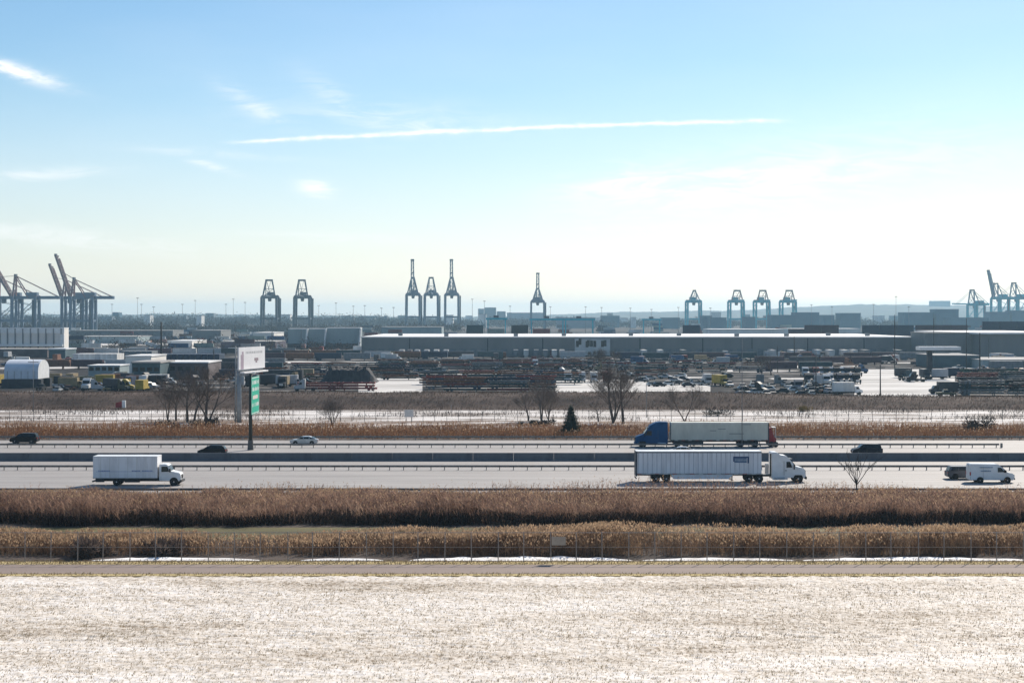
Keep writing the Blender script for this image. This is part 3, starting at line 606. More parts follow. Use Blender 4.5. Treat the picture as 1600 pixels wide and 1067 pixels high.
for a, b, c, d in ((ya+.1, yb-.1, zb+.1, zb+.22), (ya+.1, yb-.1, zt_-.22, zt_-.1), (ya+.1, ya+.22, zb+.22, zt_-.22), (yb-.22, yb-.1, zb+.22, zt_-.22)): bd.box(0.582, 0.588, a, b, c, d)
bd.build('border', WL, pn)
hz = zt_-zb
for k, (r0, r1, mm_) in enumerate(((0.80, 0.90, WL), (0.62, 0.72, WL), (0.20, 0.30, WL))):
    lt = MB(); yy = ya+0.8
    while yy < yb-0.8:
        w = rng.uniform(0.22, 0.42)
        if rng.random() < 0.85: lt.box(0.582, 0.588, yy, yy+w, zb+hz*r0, zb+hz*(r1 if rng.random() < .7 else r1-.02))
        yy += w+0.14
    lt.build('lettering', mm_, pn)
MB().box(0.582, 0.59, ya+1.2, yb-1.4, zb+hz*0.40, zb+hz*0.50).build('lettering', mat('sign_pale_band', (0.70, 0.62, 0.55), 0.5, scale=2), pn)
for zz in (zb+1.2, zt_-1.2): MB().beam((0, 0, zz), (0.5, 0, zz), 0.2).beam((0.4, ya+.4, zz), (0.4, yb-.4, zz), 0.16).build('bracket', DK, t)
MB().box(0.35, 0.75, -0.2, 0.2, 12.45, 12.7).build('lamp_head', WL, t)

# billboard
bt = thing('billboard', 'white square billboard on a tall grey steel column', 'billboard', (X(374.5, 316), 316, 0))
GP = mat('grey_column', (0.30, 0.33, 0.34), 0.6, c2=(0.22, 0.24, 0.26), scale=1)
MB().cyl((-0.1, 0, 0), (-0.1, 0, Z(578, 316)), 0.5, 0.42, 14).build('column', GP, bt, smooth=True)
MB().cyl((-0.95, 0.6, 0), (-0.95, 0.6, Z(541, 316)), 0.16, 0.12, 10).build('side_post', GP, bt, smooth=True)
BBW = mat('billboard_white', (0.84, 0.83, 0.82), 0.5, c2=(0.76, 0.75, 0.75), scale=0.5)
z1_, z2_ = Z(576, 316), Z(542, 316); bth = math.radians(78); bcx, bcy = X(393, 316)-X(374.5, 316), 0.0
bb = MB().box(-7.2, 7.2, -0.14, 0.14, z1_, z2_).build('board', BBW, bt, (bcx, bcy, 0), bevel=0.02); bb.rotation_euler = (0, 0, bth)
MB().box(-6.2, -4.6, -0.152, -0.143, z1_+0.05, z1_+3.0).box(-5.6, -4.7, -0.1525, -0.144, z1_+3.0, z1_+3.6).build('board_print', mat('mauve_print', (0.45, 0.36, 0.42), 0.6, scale=2), bb)
MB().box(1.2, 3.4, -0.152, -0.143, z1_+1.6, z1_+2.2).box(1.8, 2.8, -0.1515, -0.144, z1_+1.2, z1_+1.6).build('emblem', mat('mauve_emblem', (0.34, 0.27, 0.29), 0.6, scale=3), bb)
lt = MB(); xx = -3.5
while xx < 5.6: w = rng.uniform(.4, .75); lt.box(xx, xx+w, -0.152, -0.143, z1_+3.15, z1_+3.6); xx += w+.28
lt.build('lettering', mat('faded_print', (0.52, 0.52, 0.52), 0.6, scale=3), bb)
cw = MB().box(-6.6, 6.6, -1.1, -0.15, z1_-0.75, z1_-0.45).build('catwalk', BBW, bt, (bcx, bcy, 0)); cw.rotation_euler = (0, 0, bth)
fr = MB().box(-6.9, 6.9, 0.15, 0.6, z1_-0.3, z1_+0.2).box(-6.9, 6.9, 0.15, 0.5, z2_-0.8, z2_-0.4).build('frame', GP, bt, (bcx, bcy, 0)); fr.rotation_euler = (0, 0, bth)
for xx in (-5, -1.7, 1.7, 5): q = MB().box(xx-.15, xx+.15, .5, .8, z1_-1.4, z2_-.3).build('stringer', GP, bt, (bcx, bcy, 0)); q.rotation_euler = (0, 0, bth)
MB().beam((-0.1, 0, z1_-1.2), (bcx, bcy, z1_-1.0), 0.6).build('torsion_beam', GP, bt)

def pole(px, d, py_top, label, r=0.16, arm=None, m=None, name='utility_pole', cat='pole', z=0.0, group=None):
    hgt = Z(py_top, d)-z; t = thing(name, label, cat, (X(px, d), d, z), 0, group)
    MB().cyl((0, 0, 0), (0, 0, hgt), r, r*0.65, 8).build('shaft', m or mat('pole_wood', (0.06, 0.055, 0.052), 0.9, scale=2), t, smooth=True)
    if arm == 'cross': MB().box(-1.2, 1.2, -0.06, 0.06, hgt-0.9, hgt-0.75).build('crossarm', m or MATS['pole_wood'], t)
    if arm == 'lamp': MB().beam((0, 0, hgt), (-1.6, 0, hgt+0.25), 0.12).build('arm', m or MATS['pole_wood'], t); MB().box(-2.2, -1.5, -0.15, 0.15, hgt+0.15, hgt+0.33).build('lamp_head', STEEL, t)
    if arm == 'mast': MB().cyl((0, 0, hgt), (0, 0, hgt+0.7), 1.5, 1.5, 10).build('lamp_ring', m or STEEL, t)
    return t
PG = mat('pole_grey', (0.16, 0.17, 0.18), 0.6, scale=1)
for px, d, pt, lab, arm, r in [(1159.5, 252.3, 527, 'slim dark pole in the median before the grey trailer', None, 0.07), (1375.5, 398, 570, 'wooden utility pole at the edge of the snowy lot', 'cross', 0.2),
                            (1275, 400, 553, 'utility pole among the scrapped cars by the bank', 'cross', 0.15), (1398, 640, 492, 'tall slim pole rising above the long warehouse', None, 0.2),
                            (1241, 700, 526, 'dark pole before the right part of the long warehouse', None, 0.3), (1510, 620, 497, 'tall slim pole left of the canopy roofed building', None, 0.18),
                            (1531, 600, 520, 'dark pole before the low blue building', None, 0.3), (1545, 660, 525, 'slim pole before the right warehouse', None, 0.16), (1459, 700, 497, 'slim pole above the canopy', None, 0.18),
                            (583, 447, 588, 'short dark post at the snowy lot left of the stacked chassis', None, 0.16), (470, 470, 573, 'dark post above the red flatbeds', None, 0.2),
                            (52, 352, 560, 'slim pole on the street below the arched tent', 'cross', 0.1), (252, 640, 503, 'thick dark pole with wide head above the low roofs', None, 0.5), (1010, 330, 600, 'slim pole on the street above the blue truck', None, 0.08),
                            (102, 470, 592, 'pale post among the scrapped trucks', None, 0.14), (334, 640, 545, 'dark pole behind the tree clump', None, 0.3), (470.5, 900, 515, 'slim pole before the grey sheds', None, 0.2),
                            (1215, 600, 540, 'slim pole near the bare trees before the warehouse', None, 0.15), (425, 1000, 497, 'slim pole left of the grey sheds', None, 0.22), (705, 352, 632, 'short slim pole on the snowy street', None, 0.07)]:
    pole(px, d, pt, lab, r, arm, PG if r < 0.15 else None)
ws = thing('street_sign', 'small white signboard by the snowy street left of the conifer', 'sign', (X(639, 316), 316, 0))
MB().box(-0.9, 0.9, -0.04, 0.04, 1.1, 2.6).build('panel', OFFW, ws, bevel=0.01); [MB().cyl((a, 0.08, 0), (a, 0.08, 2.5), 0.06).build('post', STEEL, ws) for a in (-0.6, 0.6)]
rb = thing('traffic_barrier', 'red and white barrier on the snowy street', 'barrier', (X(189, 362), 362, 0.3))
MB().prism([(-1.2, 0), (0.3, 0), (0.3, 1.5), (-1.2, 1.2)], -0.3, 0.3).build('red_panel', REDP, rb); MB().box(0.32, 1.1, -0.3, 0.3, 0, 1.7).build('white_panel', WHITE, rb)

# ================================================================== VEHICLES
def wheel(parent, x, y, r, w, dual=False, rim=None):
    s = -1 if y < 0 else 1
    t = MB().lathe_y([(r*0.55, -w/2), (r*0.93, -w/2), (r, -w/2+0.04), (r, w/2-0.04), (r*0.93, w/2), (r*0.55, w/2)], (0, 0, 0), 20)
    o = t.build('wheel', RUBBER, parent, (x, y, r), smooth=False)
    MB().lathe_y([(r*0.2, s*(w/2+0.012)), (r*0.28, s*(w/2-0.03)), (r*0.5, s*(w/2-0.05)), (r*0.62, s*(w/2+0.006)), (r*0.62, s*(w/2-0.08))], (0, 0, 0), 16).build('rim', rim or CHROME, o)
    return o
def quad(p, off=(0, 0, 0)): return MB().add([tuple(a+b for a, b in zip(q, off)) for q in p], [tuple(range(len(p)))])
def slab(parent, name, m, pts, n, th=0.012):
    """thin plate from an outline, pushed th along n"""
    n = Vector(n).normalized()*th; k = len(pts); v = [Vector(p) for p in pts]
    return MB().add([tuple(p+n) for p in v]+[tuple(p-n*0.4) for p in v], [tuple(range(k)), tuple(range(2*k-1, k-1, -1))]+[(i, i+k, (i+1) % k+k, (i+1) % k) for i in range(k)]).build(name, m, parent)

def car(label, cat, px, d, head, paint, style='suv', name='car', length=None, group=None):
    """Passenger vehicle, +X forward. Body, glasshouse, side glass, screens, lamps, wheels."""
    S = {'suv':   dict(L=4.75, W=0.93, hood=1.05, belt=1.12, roof=1.74, a=(1.35, 0.62), c=(-2.18, -1.95), r=0.37, wb=(1.42, -1.42)),
         'sedan': dict(L=4.75, W=0.90, hood=0.92, belt=0.98, roof=1.44, a=(1.15, 0.30), c=(-1.95, -1.05), r=0.33, wb=(1.40, -1.38)),
         'hatch': dict(L=4.45, W=0.90, hood=0.95, belt=1.02, roof=1.55, a=(1.30, 0.45), c=(-2.05, -1.70), r=0.34, wb=(1.36, -1.32))}[style]
    t = thing(name, label, cat, (X(px, d), d, 0.022), 0 if head > 0 else math.pi, group); Lh = S['L']/2; W = S['W']; b = S['belt']
    poly = [(-Lh, 0.42), (-Lh+.1, 0.28), (Lh-.15, 0.26), (Lh, 0.40), (Lh-.02, 0.72), (Lh-.35, S['hood']-.08), (S['a'][0], b), (S['c'][0], b), (-Lh+.03, b-.08)]
    if style == 'sedan': poly = [(-Lh, 0.42), (-Lh+.1, 0.28), (Lh-.15, 0.26), (Lh, 0.40), (Lh-.02, 0.66), (Lh-.4, S['hood']-.06), (S['a'][0], b), (S['c'][0]+.1, b), (-Lh+.04, b-.03), (-Lh-.01, 0.7)]
    bo = MB().prism(poly, -W, W).build('body', paint, t, bevel=0.07)
    up = [(S['a'][0], b-.02), (S['a'][1], S['roof']-.05), (S['a'][1]-.35, S['roof']), (S['c'][1]+.1, S['roof']-.02), (S['c'][1], S['roof']-.06), (S['c'][0], b-.02)]
    hw = [W-.05, W-.2, W-.22, W-.22, W-.2, W-.05]
    MB().prism(up[::-1], 0, 0, hw[::-1]).build('cabin', paint, t, bevel=0.05)
    z0_, z1 = b+.04, S['roof']-.12; f = lambda z: W-.05-(z-b+.02)/(S['roof']-b)*0.16
    def fx(z): q = (z-b)/(S['roof']-b); return S['a'][0]+(S['a'][1]-S['a'][0])*q
    def bx_(z): q = (z-b)/(S['roof']-b); return S['c'][0]+(S['c'][1]-S['c'][0])*q
    cuts = [fx(z0_)-.16, 0.08, -0.95, bx_(z0_)+.2]; cutt = [fx(z1)-.10, 0.02, -0.92, bx_(z1)+.16]
    for sd_ in (-1, 1):
        for k in range(3):
            a0, a1 = cuts[k]-(.05 if k else 0), cuts[k+1]+.05; c0, c1 = cutt[k]-(.05 if k else 0), cutt[k+1]+.05
            if a0-a1 < 0.15: continue
            slab(t, 'side_window', GLASS, [(a0, sd_*f(z0_), z0_), (a1, sd_*f(z0_), z0_), (c1, sd_*f(z1), z1), (c0, sd_*f(z1), z1)], (0, sd_, 0.2), 0.02)
    wy0, wy1 = f(z0_)-.1, f(z1)-.1
    slab(t, 'windscreen', GLASS, [(fx(z0_)+.02, -wy0, z0_), (fx(z0_)+.02, wy0, z0_), (fx(z1)+.02, wy1, z1), (fx(z1)+.02, -wy1, z1)], (1, 0, 0.6), 0.02)
    slab(t, 'rear_window', GLASS, [(bx_(z0_)-.02, -wy0, z0_), (bx_(z0_)-.02, wy0, z0_), (bx_(z1)-.02, wy1, z1), (bx_(z1)-.02, -wy1, z1)], (-1, 0, 0.4), 0.02)
    for sd_ in (-1, 1):
        MB().box(Lh-.14, Lh+.012, sd_*W*.72-.16, sd_*W*.72+.16, 0.60, 0.74).build('headlight', CLEARL, t, bevel=0.02)
        MB().box(-Lh-.012, -Lh+.1, sd_*W*.78-.13, sd_*W*.78+.13, b-.34, b-.12).build('taillight', REDL, t, bevel=0.02)
        for xw in S['wb']:
            MB().lathe_y([(S['r']*1.16, sd_*W-.05), (S['r']*1.16, sd_*(W+.006))], (xw, 0, S['r']+.01), 18).build('wheel_arch', BLACK, t)
            wheel(t, xw, sd_*(W-.09), S['r'], 0.22)
    MB().box(-Lh+.5, Lh-.5, -W+.1, W-.1, 0.18, 0.3).build('underbody', DARKST, t)
    MB().box(fx(z0_)-.3, fx(z0_)-.12, -W-.14, -W+.02, b, b+.14).build('mirror', paint, t, bevel=0.03); MB().box(fx(z0_)-.3, fx(z0_)-.12, W-.02, W+.14, b, b+.14).build('mirror', paint, t, bevel=0.03)
    return t
car('black sport utility vehicle at the far left heading left', 'car', 38.5, GD(692.3), -1, BLACK, 'suv', 'sport_utility_vehicle')
car('black hatchback just left of the highway sign post', 'car', 332, GD(711), -1, BLACK, 'hatch', 'hatchback')
car('silver sedan right of the highway sign, heading left', 'car', 475.5, GD(694.5), -1, SILVER, 'sedan', 'sedan')
car('pale sedan almost hidden behind the white semi-trailer, only roof showing', 'car', 1063, GD(712), -1, SILVER, 'sedan', 'sedan')
car('dark blue-black sport utility vehicle above the lone roadside tree', 'car', 1354, GD(710.5), -1, mat('midnight_paint', (0.006, 0.009, 0.02), 0.45, scale=1, spec=0.2), 'suv', 'sport_utility_vehicle')
car('dark grey sport utility vehicle half hidden behind the white van', 'car', 1506, GD(748), 1, GREYP, 'suv', 'sport_utility_vehicle')

def van(px, d):
    t = thing('cargo_van', 'white cargo van with faint side lettering near the right edge', 'van', (X(px, d), d, 0.022)); W = 1.0
    MB().prism([(-2.9, .55), (-2.85, .38), (2.75, .36), (2.92, .55), (2.92, .95), (2.75, 1.22), (1.95, 1.42), (1.05, 2.28), (.75, 2.46), (-2.75, 2.5), (-2.88, 2.35)], 0, 0,
               [W, W-.05, W-.05, W-.06, W-.06, W-.08, W-.06, W-.12, W-.16, W-.16, W-.12]).build('body', WHITE, t, bevel=0.06)
    for s_ in (-1, 1):
        slab(t, 'side_window', GLASS, [(1.72, s_*(W-.055), 1.44), (.72, s_*(W-.055), 1.42), (.72, s_*(W-.10), 2.02), (1.12, s_*(W-.10), 2.02)], (0, s_, .1), 0.03)
        MB().box(2.78, 2.94, s_*.72-.15, s_*.72+.15, .85, 1.08).build('headlight', CLEARL, t, bevel=.02); MB().box(-2.92, -2.8, s_*.9-.07, s_*.9+.07, 1.0, 1.45).build('taillight', REDL, t)
        MB().box(1.55, 1.78, s_*1.08-.12, s_*1.08+.12, 1.38, 1.72).build('mirror', BLACK, t, bevel=.03)
        for xw in (1.95, -1.6):
            MB().lathe_y([(.44, s_*W-.05), (.44, s_*(W+.008))], (xw, 0, .39), 18).build('wheel_arch', BLACK, t); wheel(t, xw, s_*(W-.08), .36, .24)
    slab(t, 'windscreen', GLASS, [(1.93, -.8, 1.48), (1.93, .8, 1.48), (1.18, .74, 2.2), (1.18, -.74, 2.2)], (1, 0, .9), 0.03)
    MB().box(2.9, 3.0, -.92, .92, .42, .66).build('bumper', BLACK, t, bevel=.03); MB().box(2.9, 2.945, -.45, .45, .72, 1.0).build('grille', BLACK, t)
    ink = mat('faded_blue_ink', (0.28, 0.36, 0.46), 0.6, scale=3)
    for z, x0, x1, hh_ in ((1.98, -1.65, .05, .13), (1.5, -1.5, -.2, .16)):
        lt = MB(); x = x0
        while x < x1: w = rng.uniform(.08, .2); lt.box(x, min(x+w, x1), -W-.012+.03*(z-1), -W+.1, z, z+hh_*rng.uniform(.8, 1)); x += w+.05
        lt.build('lettering', ink, t)
    MB().box(-1.2, -1.185, -W-.004, -W+.02, .6, 2.2).build('door_seam', GREYP, t); MB().box(-2.9, -2.86, -.01, .01, .6, 2.4).build('rear_door_seam', GREYP, t)
van(1547, GD(753.6))

def box_truck(px, d, label, paint=WHITE, head=1, stripe=True, name='box_truck', group=None, rz=None, z=0.022, simple=False):
    t = thing(name, label, 'truck', (X(px, d), d, z), (0 if head > 0 else math.pi) if rz is None else rz, group)
    b = MB().box(-5.6, 2.65, -1.25, 1.25, .98, 3.72).build('cargo_box', TRAILW if paint is WHITE else paint, t, bevel=0.04)
    MB().box(-5.62, 2.67, -1.27, 1.27, 3.66, 3.78).build('roof', paint, t, bevel=.03)
    MB().box(-5.62, 2.67, -1.27, 1.27, .93, 1.03).build('lower_rail', STEEL, t)
    MB().prism([(2.85, .62), (5.5, .55), (5.62, .72), (5.6, 1.3), (5.45, 1.6), (4.35, 1.82), (3.95, 2.62), (3.7, 2.74), (2.85, 2.74)], 0, 0, [1.1, 1.05, .98, .95, .92, 1.04, .98, .96, 1.04]).build('cab', paint, t, bevel=.07)
    for s_ in (-1, 1):
        slab(t, 'side_window', GLASS, [(4.15, s_*1.05, 1.8), (3.15, s_*1.06, 1.75), (3.15, s_*1.01, 2.45), (3.92, s_*1.0, 2.45)], (0, s_, .1), 0.03)
        MB().box(5.4, 5.63, s_*.72-.14, s_*.72+.14, .95, 1.2).build('headlight', CLEARL, t, bevel=.02); MB().box(4.2, 4.36, s_*1.25-.1, s_*1.25+.1, 1.75, 2.2).build('mirror', BLACK, t)
        wheel(t, 4.75, s_*.95, .48, .28); wheel(t, -2.6, s_*.92, .48, .5)
        if not simple: MB().lathe_y([(.56, s_*1.0), (.56, s_*1.06)], (4.75, 0, .5), 18).build('wheel_arch', BLACK, t); MB().box(-5.62, -5.6, s_*1.1-.1, s_*1.1+.1, 1.05, 1.25).build('taillight', REDL, t)
    slab(t, 'windscreen', GLASS, [(4.33, -.88, 1.88), (4.33, .88, 1.88), (4.0, .84, 2.52), (4.0, -.84, 2.52)], (1, 0, .5), 0.03)
    MB().box(-5.4, 5.2, -.45, .45, .5, .9).build('chassis', DARKST, t); MB().box(-5.75, -5.55, -1.15, 1.15, .45, .62).build('rear_bumper', DARKST, t); MB().box(5.5, 5.75, -1.05, 1.05, .42, .72).build('bumper', DARKST, t, bevel=.03)
    if not simple:
        MB().box(-1.6, .3, -1.0, -.55, .4, .85).build('fuel_tank', DARKST, t); MB().box(-5.3, -4.2, -1.15, -.9, .45, .9).build('tool_box', DARKST, t); MB().box(5.58, 5.64, -.5, .5, .85, 1.35).build('grille', BLACK, t)
        if stripe:
            MB().box(-5.2, 2.3, -1.262, -1.24, 1.80, 1.84).build('stripe', mat('pale_blue_ink', (0.22, 0.30, 0.50), .6, scale=2), b)
            for x0, x1 in ((-4.9, -3.6), (-.6, .4), (.7, 2.0)):
                lt = MB(); x = x0
                while x < x1: w = rng.uniform(.09, .18); lt.box(x, x+w, -1.262, -1.24, 1.86, 1.98); x += w+.05
                lt.build('lettering', MATS['pale_blue_ink'], b)
        for x in np.arange(-4.6, 2.4, 1.16): MB().box(x-.015, x+.015, -1.258, -1.24, 1.05, 3.6).build('seam', GREYBOX, b)
    return t
box_truck(X(0, 1)*0+217, GD(757.3), 'white box truck on the near carriageway heading right')

PCD = mat('trailer_dark_frame', (0.06, 0.065, 0.08), .6, scale=1)
def semi(px, d, head, label_tr, label_tl, tractor, paint, trailer_paint, Ltr, x_back, x_front, logo=None, skirt=True, ribs=0.6):
    """Tractor and semi-trailer; local x = 0 at the tractor's rear wall, +X forward."""
    rz = 0 if head > 0 else math.pi; t = thing('semi_tractor', label_tr, 'truck', (X(px, d), d, 0.022), rz)
    P = tractor['profile']; hw = tractor['hw']; MB().prism(P, 0, 0, hw).build('cab', paint, t, bevel=.07)
    xf = max(p[0] for p in P); wx = tractor['wheel']
    for s_ in (-1, 1):
        slab(t, 'side_window', GLASS, [(x, s_*1.19, z) for x, z in tractor['window']], (0, s_, .05), 0.04)
        MB().box(wx-.75, wx+.75, s_*1.12-.12, s_*1.12+.12, .95, 1.2).build('fender', paint, t, bevel=.05)
        MB().lathe_y([(.62, s_*1.1), (.62, s_*1.215)], (wx, 0, .53), 20).build('wheel_arch', BLACK, t)
        MB().box(xf-.4, xf-.06, s_*.85-.16, s_*.85+.16, 1.0, 1.3).build('headlight', CLEARL, t, bevel=.03)
        MB().box(tractor['mirror'], tractor['mirror']+.14, s_*1.42-.12, s_*1.42+.12, 1.75, 2.45).build('mirror', BLACK, t, bevel=.02)
        wheel(t, wx, s_*1.05, .51, .32)
        for xw in (-1.6, -2.95): wheel(t, xw, s_*.95, .51, .55)
        MB().cyl((.3, s_*.95, .62), (1.7, s_*.95, .62), .3, .3, 14).build('fuel_tank', CHROME, t, smooth=False)
        MB().box(.1, 2.1, s_*1.19-.03, s_*1.19+.03, .38, .95).build('side_fairing', paint, t, bevel=.01)
    w = tractor['screen']; slab(t, 'windscreen', GLASS, [(w[0][0], -1.0, w[0][1]), (w[0][0], 1.0, w[0][1]), (w[1][0], .95, w[1][1]), (w[1][0], -.95, w[1][1])], (1, 0, .8), .04)
    MB().box(xf-.12, xf+.08, -1.2, 1.2, .42, .8).build('bumper', BLACK if head > 0 else paint, t, bevel=.05); MB().box(xf-.06, xf+.03, -.55, .55, .95, 1.55).build('grille', BLACK, t)
    for s_ in (-1, 1):
        MB().box(1.62, 1.65, s_*1.19-.02, s_*1.19+.02, .95, 2.85).build('door_seam', GREYP, t); MB().box(1.75, 2.0, s_*1.2-.02, s_*1.2+.03, 1.55, 1.62).build('door_handle', BLACK, t); MB().box(1.7, 2.4, s_*1.2-.06, s_*1.2+.06, .5, .56).build('step', CHROME, t)
    MB().box(tractor['screen'][1][0]-.1, tractor['screen'][1][0]+.3, -1.0, 1.0, tractor['screen'][1][1]+.05, tractor['screen'][1][1]+.12).build('sun_visor', BLACK, t)
    MB().box(-3.6, xf-.3, -.45, .45, .72, .98).build('chassis', DARKST, t); MB().box(-3.4, -1.1, -1.15, 1.15, 1.02, 1.1).build('mudguard', DARKST, t)
    MB().box(-.22, -.06, -1.22, -1.1, .9, tractor['profile'][-1][1]-.1).build('side_extender', BLACK if head > 0 else BLUE, t); MB().box(-.75, -.3, -.6, -.3, 1.1, 2.4).build('exhaust_stack', CHROME, t)
    # trailer, a separate thing
    r = thing('semi_trailer', label_tl, 'trailer', t.location, rz); xb, xe = x_back, x_front; zb_, zt = 1.12, 4.05
    bx = MB().box(xb, xe, -1.27, 1.27, zb_, zt).build('box_body', trailer_paint, r, bevel=.012)
    MB().box(xb-.06, xb+.12, -1.31, 1.31, zb_-.3, zt+.02).build('rear_frame', PCD, r)
    MB().box(xb-.01, xe+.01, -1.29, 1.29, zt-.03, zt+.06).build('roof', WHITE if head > 0 else GREYBOX, r); MB().box(xb-.01, xe+.01, -1.295, 1.295, zb_-.06, zb_+.10).build('lower_rail', STEEL if head > 0 else DARKST, r)
    MB().box(xb-.012, xe+.012, -1.292, 1.292, zt-.16, zt-.05).build('upper_rail', GREYP if head > 0 else OFFW, r)
    pm = MB().box(-.05, .05, -.016, .016, zb_+.1, zt-.16).mesh('side_post', mat('trailer_post', (0.56, 0.57, 0.61), .5, scale=1) if head > 0 else GREYBOX)
    for x in np.arange(xb+.3, xe-.2, ribs):
        for s_ in (-1, 1): inst('side_post', pm, bx, (x, s_*1.275, 0))
    for a in (-.63, .63): MB().box(xb-.05, xb-.008, a-.58, a+.58, zb_+.12, zt-.15).build('rear_door', trailer_paint, r, bevel=.01)
    MB().box(xb+.2, xe-.2, -.5, .5, .85, 1.08).build('underframe', DARKST, r); MB().box(xb-.06, xb+.06, -1.2, 1.2, .48, .62).build('rear_guard', DARKST, r)
    ax = (xb+2.6, xb+3.95) if head > 0 else (xb+2.2, xb+4.6)
    for xw in ax:
        for s_ in (-1, 1): wheel(r, xw, s_*.95, .5, .56)
    tp = [MB().box(-.28, .28, -.006, .006, zb_+.0, zb_+.06).mesh('reflective_tape', m_) for m_ in (REDL, WHITE)]
    for k, x in enumerate(np.arange(xb+.4, xe-.4, 1.15)): inst('reflective_tape', tp[k % 2], r, (x, -1.302 if head > 0 else 1.302, 0))
    for s_ in (-1, 1):
        MB().box(ax[0]-.75, ax[0]-.72, s_*.95-.3, s_*.95+.3, .2, .85).build('mud_flap', BLACK, r); MB().box(xb-.075, xb-.05, s_*1.05-.12, s_*1.05+.12, .66, .8).build('taillight', REDL, r)
        for x in (xb+.3, (xb+xe)/2, xe-.3): MB().box(x-.05, x+.05, s_*1.3-.02, s_*1.3+.02, zt-.14, zt-.08).build('marker_light', mat('amber_lens', (.6, .25, .02), .3, scale=3), r)
    MB().box(ax[0]-.6, ax[1]+.6, -.6, .6, .55, .85).build('bogie', DARKST, r)
    for s_ in (-1, 1):
        MB().box(xe-3.9, xe-3.75, s_*.85-.07, s_*.85+.07, .25, 1.05).box(xe-4.0, xe-3.65, s_*.85-.14, s_*.85+.14, .2, .26).build('landing_leg', DARKST, r)
        if skirt: MB().prism([(ax[1]+.9, .45), (xe-4.3, .45), (xe-3.7, 1.06), (ax[1]+.6, 1.06)], s_*1.2-.015, s_*1.2+.015).build('side_skirt', trailer_paint, r)
    return t, r, bx
white_tr = dict(profile=[(0, .62), (3.0, .62), (4.35, .55), (4.55, .8), (4.5, 1.2), (4.44, 1.66), (4.1, 1.9), (3.2, 2.1), (2.68, 2.68), (2.36, 3.1), (1.97, 3.48), (1.15, 3.58), (.83, 3.92), (.3, 3.98), (0, 3.9)],
                hw=[1.2, 1.2, 1.1, 1.05, 1.0, .98, 1.0, 1.12, 1.12, 1.12, 1.14, 1.14, 1.1, 1.1, 1.1], wheel=3.5, window=[(2.72, 1.98), (1.95, 1.95), (1.95, 2.72), (2.42, 2.72)], mirror=2.85, screen=((3.16, 2.2), (2.5, 2.95)))
blue_tr = dict(profile=[(0, .6), (4.0, .6), (5.25, .5), (5.42, .8), (5.4, 1.3), (5.2, 1.74), (3.95, 2.15), (3.6, 2.7), (2.95, 3.6), (1.9, 4.12), (1.2, 4.2), (0, 4.16)],
               hw=[1.2, 1.2, 1.1, 1.05, 1.0, .98, 1.08, 1.12, 1.12, 1.08, 1.1, 1.1], wheel=4.2, window=[(3.75, 2.0), (2.7, 1.95), (2.7, 2.7), (3.4, 2.7)], mirror=3.8, screen=((3.92, 2.22), (3.3, 3.1)))
dW = GD(752.5)
_, wt, wbx = semi(1203.2, dW, 1, 'white semi tractor hauling the long white trailer rightward', 'long white semi-trailer with a small blue emblem, nearest the reeds', white_tr, WHITE, TRAILW, 16.2, X(993, dW)-X(1203.2, dW), X(1187.5, dW)-X(1203.2, dW))
lx0, lx1 = X(1143.5, dW)-X(1203.2, dW), X(1168, dW)-X(1203.2, dW); INK = mat('navy_ink', (0.02, 0.06, 0.16), .5, scale=3)
lg = MB().box(lx0, lx1, -1.305, -1.265, 3.25, 3.42).box(lx0, lx0+.13, -1.306, -1.266, 2.75, 3.25).box(lx1-.2, lx1, -1.306, -1.266, 2.55, 3.25).build('emblem', INK, wbx)
MB().box(lx0+.14, lx1-.3, -1.303, -1.265, 2.62, 3.24).build('emblem_panel', mat('slate_ink', (0.10, 0.17, 0.28), .5, scale=3), wbx)
lt = MB(); x = lx0+.25
while x < lx1-.5: w = rng.uniform(.1, .2); lt.box(x, x+w, -1.309, -1.27, 2.82, 3.1); x += w+.06
lt.build('lettering', mat('pale_ink', (0.35, 0.42, 0.5), .5, scale=3), wbx)
dB = GD(697.8)
_, bt_, bbx = semi(1042.5, dB, -1, 'blue semi tractor with sloped nose heading left', 'grey-green semi-trailer behind the blue tractor', blue_tr, BLUE, GREYBOX, 16.2, -(X(1199, dB)-X(1042.5, dB)), -(X(1047.5, dB)-X(1042.5, dB)), skirt=False, ribs=1.22)
MB().box(-5.9, -1.0, -1.1, 1.22, .42, 1.04).build('side_locker', DARKST, bt_, bevel=.03)
sm = MB()
for x0, x1, z, hgt in ((-12.6, -10.2, 2.2, .1), (-13.8, -12.2, 3.75, .1), (-9.6, -8.3, 3.0, .08), (-8.0, -7.0, 2.7, .1)): sm.box(x0, x1, 1.272, 1.3, z, z+hgt)
sm.build('side_marking', mat('grey_ink', (0.12, 0.15, 0.17), .6, scale=3), bbx)
# forklift carried on the back of the grey trailer
fk = thing('forklift', 'red forklift carried behind the grey-green trailer', 'forklift', (X(1206, dB), dB, 0.022))
MB().prism([(-.7, .55), (.55, .55), (.6, 1.4), (.2, 1.7), (-.2, 3.2), (-.7, 3.2)], -.9, .9).build('body', REDP, fk, bevel=.06)
MB().box(-.1, .55, -.95, .95, 3.2, 3.32).build('roof_guard', OFFW, fk); [MB().beam((.5, a, 1.5), (.45, a, 3.2), .09).build('guard_post', OFFW, fk) for a in (-.88, .88)]
MB().box(-.95, -.72, -.6, .6, .7, 3.4).build('mast', DARKST, fk); [wheel(fk, x, s_*.85, .45, .35) for x in (-.2, .5) for s_ in (-1, 1)]
MB().box(-.2, .3, -.4, .4, 1.5, 2.0).build('seat', BLACK, fk, bevel=.05)

